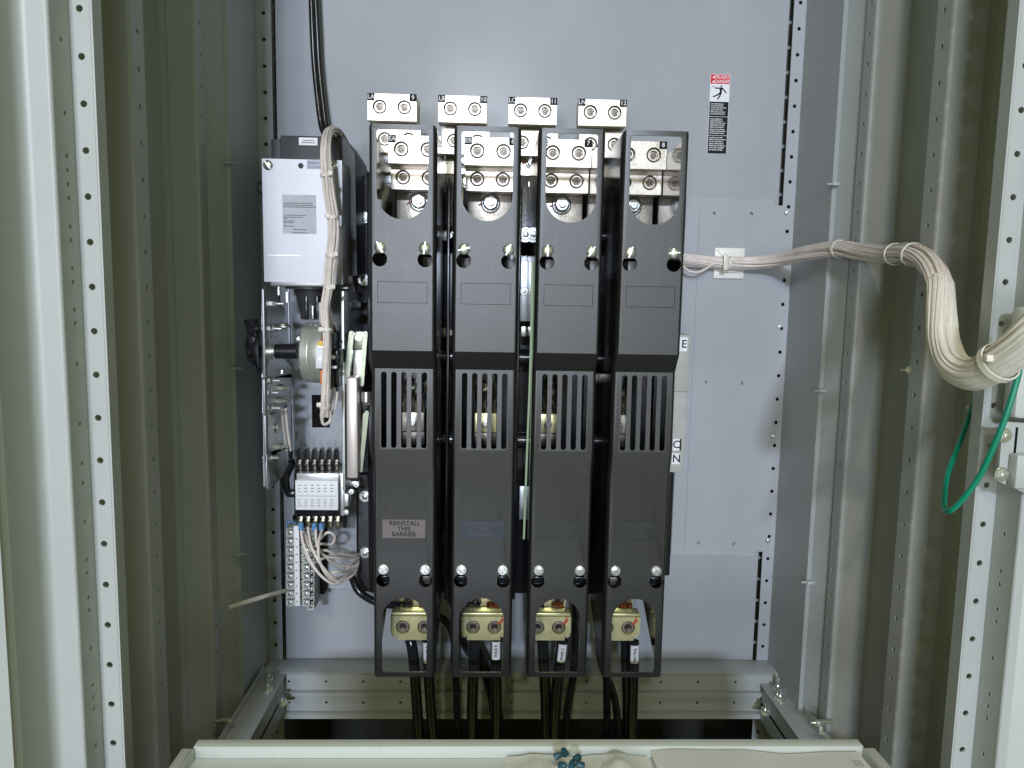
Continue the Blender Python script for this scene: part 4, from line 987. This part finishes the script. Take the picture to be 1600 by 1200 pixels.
# ================================================================ BLACK TERMINAL BLOCK
YB = 1.09
t = empty('control_terminal_block', P(497, 830, YB), 'black six-way terminal block with white marking card below the mechanism', 'terminal block')
bm = B(); pbox(bm, 459, 742, 531, 806, YB, .06, .002); put('body', bm, 'gloss', t)
bm = B(); pbox(bm, 463, 740, 529, 751, YB - .004, .02, .001); pbox(bm, 531, 739, 538, 806, YB + .004, .03, .001); put('bracket', bm, 'zinc', t)
bm = B(); pbox(bm, 461.5, 751, 528, 797, YB - .0095, .009, .0005); o = put('marking_card', bm, 'white', t)
bm = B()
for r_ in range(6):
    y = [758, 763, 767.5, 781, 785.5, 790][r_]
    for c_ in range(6):
        q = P(465.5 + c_ * 10.1, y, YB - .0095); dashes(bm, q.x, q.x + .0042, q.z, YB - .0095, .0016, 1, r_ * 7 + c_, .0001)
put('lettering', bm, 'dim', o)
bm = B(); q0, q1 = P(464, 775, YB - .0095), P(524, 775, YB - .0095); box(bm, (q0.x, YB - .0097, q0.z), (q1.x, YB - .0095, q0.z + .0005)); put('rule', bm, 'dim', o)
for row, (yt, yb, s) in enumerate(((706, 742, 1), (804, 832, -1))):
    for k in range(7):
        x = 460 + k * 11.6 if row == 0 else 464 + k * 11.4
        if row == 0 and k == 6: continue
        bm = B(); q0, q1 = P(x, yt, YB + .01), P(x, yb, YB + .01)
        A = [(YB + .005, q1.z), (YB + .045, q1.z), (YB + .045, q0.z), (YB + .03, q0.z)] if s > 0 else [(YB + .005, q0.z), (YB + .045, q0.z), (YB + .045, q1.z), (YB + .03, q1.z)]
        plate(bm, A, [], .0035, lambda u, v, w_, x_=q0.x: Vector((x_ + w_, u, v)))
        # triangular fin front view
        plate(bm, [(q0.x - .001, min(q0.z, q1.z) if s > 0 else max(q0.z, q1.z)), (q0.x + .0065, min(q0.z, q1.z) if s > 0 else max(q0.z, q1.z)), (q0.x + .0025, max(q0.z, q1.z) if s > 0 else min(q0.z, q1.z))][::s], [], .002, front(YB + .03))
        put('divider', bm, 'gloss', t)
    for k in range(6):
        x = (468 if row == 0 else 470) + k * 11.5; y0 = 718 if row == 0 else 807
        bm = B(); pbox(bm, x - 3.0, y0, x + 3.4, y0 + 18, YB + .012, .01, .001)
        q = P(x, y0 + 7, YB + .0115); lathe(bm, q, (0, -1, 0), [(0, .0036), (.0015, .0036), (.002, .0028)], 12); box(bm, q + Vector((-.003, -.0024, -.0004)), q + Vector((.003, -.0018, .0004)))
        put('terminal_screw', bm, 'dsteel' if row == 0 else 'braid', t)
# ================================================================ GREY DIN TERMINALS
YG = 1.11
t = empty('grey_terminal_strip', P(468, 945, YG), 'stack of pale grey terminals with a white number strip, lower left', 'terminal strip')
n = 9
def one_term():
    bm = B(); s = .0128
    box(bm, (-.001, .006, -s / 2 + .0004), (.042, .05, s / 2 - .0004), .0006)
    for (x, dz, w_) in ((0.003, 0, .0088), (.028, -.0005, .0088)):
        plate(bm, rrect(x - .0012, -w_ / 2 - .0004, x + w_ + .001, w_ / 2 + .0004, .0004, 2), [rrect(x + .0018, -.0028, x + .0072, .0028, .0004, 2)], .0075, front(-.002))
        box(bm, (x + .0012, .0022, -.003), (x + .0078, .0055, .003))
    box(bm, (.0125, -.001, -.0048), (.0165, .006, .0048), .0004)
    return mesh_of('terminal', bm, 'termgrey')
TM = one_term()
def tsc():
    bm = B(); lathe(bm, (0, 0, 0), (0, -1, 0), [(0, .0022), (.0012, .0022), (.0014, .0018)], 10); box(bm, (-.002, -.0018, -.0003), (.002, -.0013, .0003)); return mesh_of('screw', bm, 'steel')
TSC = tsc()
for k in range(n):
    y = 833 + k * 13.6; q = P(446, y, YG)
    inst('terminal', TM, (q.x, YG, q.z), t)
    o = [ob for ob in (t.children or [])]
    for dx in (.0074, .0324): inst('screw', TSC, (q.x + dx, YG + .0018, q.z), t)
bm = B(); pa, pb = P(464, 822, YG - .004), P(466, 947, YG - .004)
box(bm, (pa.x - .0052, YG - .004, pb.z), (pa.x + .0030, YG - .001, pa.z), .0006); o = put('number_strip', bm, 'white', t)
bm = B()
for k in range(9):
    q = P(464.5, 842 + k * 12.2, YG - .004); dashes(bm, q.x - .0024, q.x + .0006, q.z, YG - .004, .0022, 1, 30 + k, .0001)
put('lettering', bm, 'ink', o)
# second staggered column on the right
for k in range(7):
    y = 865 + k * 13.4; q = P(481, y, YG + .012)
    bm = B(); s = .0062
    plate(bm, rrect(q.x, q.z - s, q.x + .0115, q.z + s * .8, .0006, 2), [rrect(q.x + .0025, q.z - .0030, q.x + .0085, q.z + .0028, .0004, 2)], .006, front(YG + .006)); box(bm, (q.x + .0008, YG + .0125, q.z - s), (q.x + .0108, YG + .05, q.z + s * .8), .0005)
    put('terminal', bm, 'termgrey', t); inst('screw', TSC, (q.x + .0055, YG + .0112, q.z), t)
bm = B(); box(bm, (P(444, 880, YG).x, YG + .052, P(468, 949, YG).z), (P(494, 880, YG).x, YG + .075, P(468, 822, YG).z)); put('din_rail', bm, 'gap_dark', t)

# ================================================================ WIRES
def wire(pts, r, m, label, group=None, name='wire', cat='wire', n=6):
    bm = B(); tube(bm, [P(*p) if not isinstance(p, Vector) else p for p in pts], r, seg=8, n=n)
    return tag(put(name, bm, m), label, cat, group)
g3 = 'white control wires looping from the black terminal block'
STARTS = [(470, 822), (481, 822), (493, 824), (504, 824), (481, 826), (493, 828), (470, 828), (504, 828)]
rw = random.Random(11)
LW_ = [
 [(470, 824, 1.085), (474, 850, 1.07), (490, 885, 1.06), (508, 905, 1.06), (524, 912, 1.07), (538, 904, 1.09), (552, 893, 1.13)],
 [(481, 824, 1.085), (486, 852, 1.06), (500, 880, 1.05), (520, 902, 1.06), (535, 900, 1.09), (548, 882, 1.12), (560, 872, 1.15)],
 [(493, 824, 1.085), (495, 850, 1.07), (506, 868, 1.07), (530, 872, 1.09), (548, 872, 1.12), (560, 868, 1.15)],
 [(504, 826, 1.085), (498, 846, 1.06), (499, 875, 1.05), (512, 900, 1.06), (532, 908, 1.08), (552, 898, 1.11), (558, 884, 1.14), (548, 880, 1.15)],
 [(497, 845, 1.09), (512, 832, 1.085), (523, 838, 1.09), (518, 850, 1.1), (500, 850, 1.11), (488, 856, 1.11)],
 [(476, 835, 1.09), (486, 860, 1.08), (510, 860, 1.08), (535, 870, 1.11), (557, 866, 1.15)],
 [(472, 832, 1.09), (480, 870, 1.07), (500, 898, 1.06), (516, 909, 1.07), (534, 909, 1.09)],
 [(483, 866, 1.1), (500, 862, 1.08), (520, 880, 1.09), (541, 884, 1.11), (560, 876, 1.15)],
 [(490, 880, 1.1), (506, 872, 1.09), (526, 865, 1.1), (552, 868, 1.13), (560, 866, 1.15)],
 [(514, 896, 1.06), (530, 893, 1.07), (545, 894, 1.1), (557, 888, 1.13), (560, 878, 1.15)],
]
WL = ['first white wire from the left terminal, hanging in the widest loop', 'white wire from the second terminal, curving to the black flange', 'white wire from the third terminal, running flat to the flange',
      'white wire from the fourth terminal, bent back in a small hook', 'white wire making a small open ring below the terminal block', 'white wire crossing high over the loops below the terminal block',
      'short white wire lying inside the widest loop', 'white wire rising from the grey terminals in the middle', 'white wire running highest from the grey terminals to the flange', 'short white wire across the bottom of the loops']
for k, p in enumerate(LW_): wire(p, .0021, 'wire', WL[k], g3)
for k, (x, y) in enumerate(((470, 821), (491, 822), (502, 822))):
    bm = B(); tube(bm, [P(x, y - 4, 1.088), P(x + .5, y + 8, 1.083)], .0040, seg=10, n=3)
    tag(put('crimp_sleeve', bm, 'blue'), ['blue crimp sleeve on the leftmost lower terminal', 'blue crimp sleeve on the third lower terminal', 'blue crimp sleeve on the fourth lower terminal'][k], 'crimp sleeve', 'blue crimp sleeves')
bm = B()
for d_ in (0, 1.6): tube(bm, [P(449, 921 + d_, 1.12), P(420, 929 + d_, 1.06), P(390, 938 + d_ * 1.2, 1.03), P(358, 949 + d_ * .5, 1.0)], .0024, seg=8)
tag(put('wire_pair', bm, 'wire'), 'pair of white wires running left and down from the grey terminals to the post', 'wire')
bm = B(); tube(bm, [P(448, 826, 1.12), P(449, 818, 1.12), P(455, 815, 1.12), P(462, 818, 1.12)], .0012, seg=6); tag(put('wire', bm, 'blue'), 'thin bluish wire loop above the grey terminals', 'wire')

# harness down the front of the cover
t = empty('wire_harness', P(515, 640, 1.0), 'white wire harness tied down the front of the solenoid cover', 'wire harness')
HP = [(552, 286, 1.17), (545, 262, 1.16), (540, 232, 1.13), (527, 208, 1.08), (514, 205, 1.04), (508, 222, 1.0), (508, 255, .985), (513, 300, .985), (520, 340, .985), (521, 375, .985), (517, 410, .985), (514, 450, .985), (509, 485, .98), (511, 530, .97), (509, 575, .968), (508, 620, .97), (507, 650, .98)]
path = smooth_path([P(*p) for p in HP], 7)
for k in range(6):
    pk_ = strand(path, k, 6, lambda u: .0048 if u < .78 else .0038, twist=1.6, jit=.25, seed=2)
    bm = B(); tube(bm, pk_, .0020, seg=7, raw=True); put('wire', bm, 'wire', t)
bm = B(); tube(bm, path, .0026, seg=8, raw=True); put('core_wire', bm, 'wire', t)
fr = frames(path)
def nearest(px, py, fr_):
    best = None
    for f in fr_:
        v = f[0] - CAM; c = R3.transposed() @ v; x = 800 + F * c.x / -c.z; y = 600 - F * c.y / -c.z
        d = (x - px) ** 2 + (y - py) ** 2
        if best is None or d < best[0]: best = (d, f)
    return best[1]
def tie(bm, f, r, w_=.004, th=.0012, head=True, side=1):
    p, tg_, a_, b_2 = f; n_ = 20
    rings = []
    for (dw, rr) in ((-w_ / 2, r), (-w_ / 2, r + th), (w_ / 2, r + th), (w_ / 2, r)):
        rings.append([bm.verts.new(p + tg_ * dw + (a_ * math.cos(2 * math.pi * k / n_) + b_2 * math.sin(2 * math.pi * k / n_)) * rr) for k in range(n_)])
    for q in range(4):
        for k in range(n_): j = (k + 1) % n_; bm.faces.new((rings[q][k], rings[q][j], rings[(q + 1) % 4][j], rings[(q + 1) % 4][k]))
    if head:
        c = p + (Vector((side, -.6, .3)).normalized()) * (r + th); box(bm, c - Vector((.0032, .0028, .0028)), c + Vector((.0032, .0028, .0028)), .0006)
for (x, y, sd) in ((509, 272, 1), (520, 340, -1), (519, 402, 1), (514, 451, 1), (508, 516, -1), (508, 634, -1)):
    bm = B(); tie(bm, nearest(x, y, fr), .0064, side=sd); put('cable_tie', bm, 'wire' if y < 500 else 'tie', t)
bm = B(); tube(bm, [P(509, 636, .972), P(503, 650, .975), P(506, 663, .98), P(516, 657, .985), P(515, 640, .98)], .0022, seg=8); put('wire_loop', bm, 'wire', t)
bm = B(); tube(bm, [P(513, 470, .985), P(517, 495, .99), P(520, 520, 1.0)], .0018, seg=8); tube(bm, [P(516, 650, .99), P(524, 635, .995), P(527, 612, 1.0)], .0018, seg=8); tube(bm, [P(515, 640, .985), P(519, 620, .99), P(521, 606, 1.0)], .0016, seg=8); put('branch_wire', bm, 'wire', t)
bm = B(); pbox(bm, 528, 336, 534, 354, .99, .012, .0015); put('printed_tag', bm, 'greylab', t)

# ================================================================ RIGHT BUNDLE
t = empty('cable_bundle', P(1480, 600, .7), 'thick bundle of white wires curving right from the panel out to the door post', 'cable bundle')
BP = [(1050, 404, 1.185), (1078, 406, 1.19), (1110, 409, 1.19), (1138, 411, 1.188), (1175, 411, 1.185), (1215, 406, 1.16), (1262, 396, 1.10), (1310, 389, 1.04), (1345, 394, .99), (1385, 398, .93), (1418, 396, .87), (1448, 408, .82), (1468, 440, .77), (1471, 490, .73), (1474, 535, .70), (1490, 572, .665), (1523, 585, .635), (1560, 567, .61), (1595, 540, .59), (1630, 505, .575), (1680, 460, .565)]
bp = smooth_path([P(*p) for p in BP], 8)
def rb(u):
    pts = [(0, .0096), (.16, .0103), (.30, .0109), (.5, .0114), (.62, .0119), (.8, .0134), (1, .0148)]
    for (a_, ra), (b3, rb_) in zip(pts, pts[1:]):
        if a_ <= u <= b3: return ra + (rb_ - ra) * (u - a_) / (b3 - a_)
    return pts[-1][1]
ns = int(len(bp) * .57)
NW = 20
for k in range(NW):
    part = bp[:ns + 8]
    full = strand(bp, k, NW, lambda u: rb(u) * .82, twist=4.0, jit=.13, seed=5)[:ns + 30 if k % 2 else ns + 24]
    bm = B(); tube(bm, full, .0021, seg=6, raw=True); put('wire', bm, 'wire', t)
bm = B(); tube(bm, bp, lambda u: rb(u) * .70, seg=12, raw=True); put('core_wires', bm, 'wire', t)
# woven sleeve: many thin wires closed into a tube with ridges
i0 = int(len(bp) * .60)
fr2 = frames(bp); bm = B(); NS = 72; rings = []
for i in range(i0, len(bp)):
    p, tg_, a_, b_2 = fr2[i]; u = i / (len(bp) - 1); r0 = rb(u) * (1.02 if i > i0 else .95); ring = []
    for k in range(NS):
        th = 2 * math.pi * k / NS; tw = th - 4.5 * u
        r_ = r0 * (1 + .036 * math.sin(11 * tw) + .018 * math.sin(19 * tw + 5 * u) + .006 * (-1) ** (i + k // 2))
        ring.append(bm.verts.new(p + a_ * r_ * math.cos(th) + b_2 * r_ * math.sin(th)))
    rings.append(ring)
for i in range(len(rings) - 1):
    for k in range(NS): j = (k + 1) % NS; bm.faces.new((rings[i][k], rings[i][j], rings[i + 1][j], rings[i + 1][k]))
put('braided_sleeve', bm, 'sleeve', t, ang=70)
for k in range(20):
    part = strand(bp, k, 20, lambda u: rb(u) * .97, twist=4.2, jit=.05, seed=8)[i0 + 1:]
    bm = B(); tube(bm, part, .00175, seg=6, raw=True); put('wire', bm, 'sleeve', t)
for (x, y, r_) in ((1138, 411, .0105), (1312, 389, .0118), (1400, 398, .0125), (1425, 397, .0128), (1562, 566, .0165)):
    bm = B(); f = nearest(x, y, fr2); tie(bm, f, r_, w_=.0045 if x < 1500 else .006, side=.2 if x < 1500 else -1); put('cable_tie', bm, 'tie', t)
bm = B(); tube(bm, [P(1060, 410, 1.18), P(1078, 424, 1.18), P(1095, 424, 1.18), P(1118, 410, 1.18)], .0021, seg=8); put('stray_wire', bm, 'wire', t)
c = P(1138.5, 411.5, 1.2035)
pd = empty('cable_mount', c, 'square white adhesive mount holding the wire bundle on the panel', 'cable mount')
bm = B(); hwp = .0245
def padpt(x, z): return Vector((c.x + x, 0, c.z + z))
vs = []
box(bm, (c.x - hwp, 1.2005, c.z - hwp), (c.x + hwp, 1.2040, c.z + hwp), .0008)
for s in (1, -1): box(bm, (c.x - .012, 1.196, c.z + s * .012 - .003), (c.x + .012, 1.2005, c.z + s * .012 + .003), .0012)
for a_ in (45, 135, 225, 315):
    m4 = Matrix.Translation((c.x, 0, c.z)) @ Matrix.Rotation(rad(a_), 4, 'Y'); box(bm, (.012, 1.1985, -.0006), (.031, 1.2006, .0006), mx=m4)
put('pad', bm, 'padm', pd)
bm = B(); box(bm, (c.x - .0175, 1.1735, c.z - .012), (c.x - .010, 1.1765, c.z + .012), .001); put('strap', bm, 'tie', pd)

# green wire
wire([(1600, 555, .62), (1594, 566, .62), (1590, 590, .622), (1575, 640, .625), (1556, 690, .63), (1530, 745, .64), (1500, 785, .65), (1482, 799, .66), (1475, 790, .68), (1481, 740, .71), (1500, 690, .74), (1518, 640, .76), (1533, 598, .78), (1533, 580, .78)], .0026, 'green', 'single green wire drooping in a long loop from the door post', name='ground_wire', n=8)

# hinge bracket on the right post
t = empty('hinge_bracket', P(1580, 720, .66), 'grey metal hinge bracket held by two bolts on the right door post', 'bracket')
bm = B(); Yh = .650
plate(bm, [(P(x, y, Yh).x, P(x, y, Yh).z) for x, y in ((1567, 659), (1640, 664), (1640, 790), (1600, 770), (1560, 752), (1560, 745))], [circ(P(1592, 757, Yh).x, P(1592, 757, Yh).z, .0012, 8)], .004, front(Yh)); put('plate', bm, 'paint', t)
bm = B(); pbox(bm, 1586, 668, 1587.5, 745, Yh - .002, .002); put('slot_edge', bm, 'gap_dark', t)
bm = B(); pbox(bm, 1588, 712, 1680, 765, Yh - .012, .012, .002); put('knuckle', bm, 'paint', t)
bm = B(); pbox(bm, 1583, 772, 1680, 1300, Yh + .004, .02, .006); put('lower_leaf', bm, 'tray', t)
bm = B(); pbox(bm, 1593, 480, 1680, 657, Yh + .004, .02, .006); put('upper_leaf', bm, 'tray', t)
for (x, y) in ((1569, 680), (1564, 741)): inst('bolt', BOLT, P(x, y, Yh - .0003), t, scale=.92)
# adhesive mount for green wire
t = empty('cable_mount', P(1525, 645, .78), 'yellowed small cable mount behind the green wire on the right post', 'cable mount')
bm = B(); pbox(bm, 1520, 627, 1540, 655, .775, .004, .0008); put('pad', bm, 'padm', t)
bm = B(); cyl(bm, P(1512, 636, .768), P(1532, 640, .768), .002, seg=8); put('strap', bm, 'tie', t)

# ================================================================ DANGER LABEL
YD_ = YP - .0006
a = P(1122, 117, YD_); xw = (P(1138.5, 160, YD_).x - P(1109, 160, YD_).x) / 2; xc = (P(1138.5, 160, YD_).x + P(1109, 160, YD_).x) / 2
def dz(y): return P(1122, y, YD_).z
t = empty('danger_label', (xc, YD_, dz(240)), 'narrow red, white and black bilingual electric shock label on the back panel', 'label')
bm = B(); box(bm, (xc - xw, YD_, dz(131)), (xc + xw, YD_ + .0005, dz(116.5))); put('red_band', bm, 'sred', t)
bm = B(); box(bm, (xc - xw, YD_, dz(159)), (xc + xw, YD_ + .0005, dz(131))); put('picture_band', bm, 'white', t)
for (y0, y1) in ((159, 182), (182.6, 211.5), (212.1, 240)):
    bm = B(); box(bm, (xc - xw, YD_, dz(y1)), (xc + xw, YD_ + .0005, dz(y0))); put('text_band', bm, 'ink', t)
bm = B(); box(bm, (xc - xw - .0006, YD_ + .0001, dz(240.3)), (xc + xw + .0006, YD_ + .0003, dz(116))); put('backing', bm, 'white', t)
text('PELIGRO', .0072, xc + .003, YD_, dz(120.5), 'white', t, sx=.82); text('DANGER', .0072, xc + .003, YD_, dz(127.3), 'white', t, sx=.82)
bm = B()
for y in (120.3, 127.2):
    plate(bm, [(xc - xw + .0022, dz(y + 2)), (xc - xw + .0072, dz(y + 2)), (xc - xw + .0047, dz(y - 2))], [], .0002, front(YD_ - .0003))
put('warning_triangle', bm, 'white', t)
def zi(x, y): return (P(1040 + x / 6.315, 90 + y / 6.315, YD_).x, P(1040 + x / 6.315, 90 + y / 6.315, YD_).z)
bm = B()
def limb(pts, w0, w1):
    q = [zi(*p) for p in pts]
    for i in range(len(q) - 1):
        A, Bq = Vector(q[i]), Vector(q[i + 1]); d = (Bq - A).normalized(); n_ = Vector((-d.y, d.x))
        wa = w0 + (w1 - w0) * i / (len(q) - 1); wb = w0 + (w1 - w0) * (i + 1) / (len(q) - 1)
        plate(bm, [tuple(A + n_ * wa), tuple(A - n_ * wa), tuple(Bq - n_ * wb), tuple(Bq + n_ * wb)], [], .0002, front(YD_ - .0003 - .00003 * i))
limb([(485, 300), (535, 303)], .0009, .0010); limb([(556, 300), (580, 325), (598, 350)], .0010, .0009)
limb([(545, 295), (545, 345)], .0022, .0016); limb([(545, 345), (505, 372), (465, 388)], .0013, .0008); limb([(548, 345), (528, 390), (508, 415)], .0013, .0008)
plate(bm, circ(*zi(548, 283), .0014, 14), [], .0002, front(YD_ - .0004)); limb([(458, 284), (482, 287)], .0004, .0003)
put('pictogram', bm, 'ink', t)
bm = B()
for k, y in enumerate([162.3, 165.3, 168.4, 171.6, 174.8, 178, 186, 189, 192.2, 195.4, 198.6, 202, 205, 208.2, 215, 218.2, 221.4, 224.6, 227.8, 231, 234.2]):
    dashes(bm, xc - xw + .002, xc + xw - random.uniform(.002, .009), dz(y), YD_, .0017, 1, 60 + k, .0002)
put('lettering', bm, 'white', t)
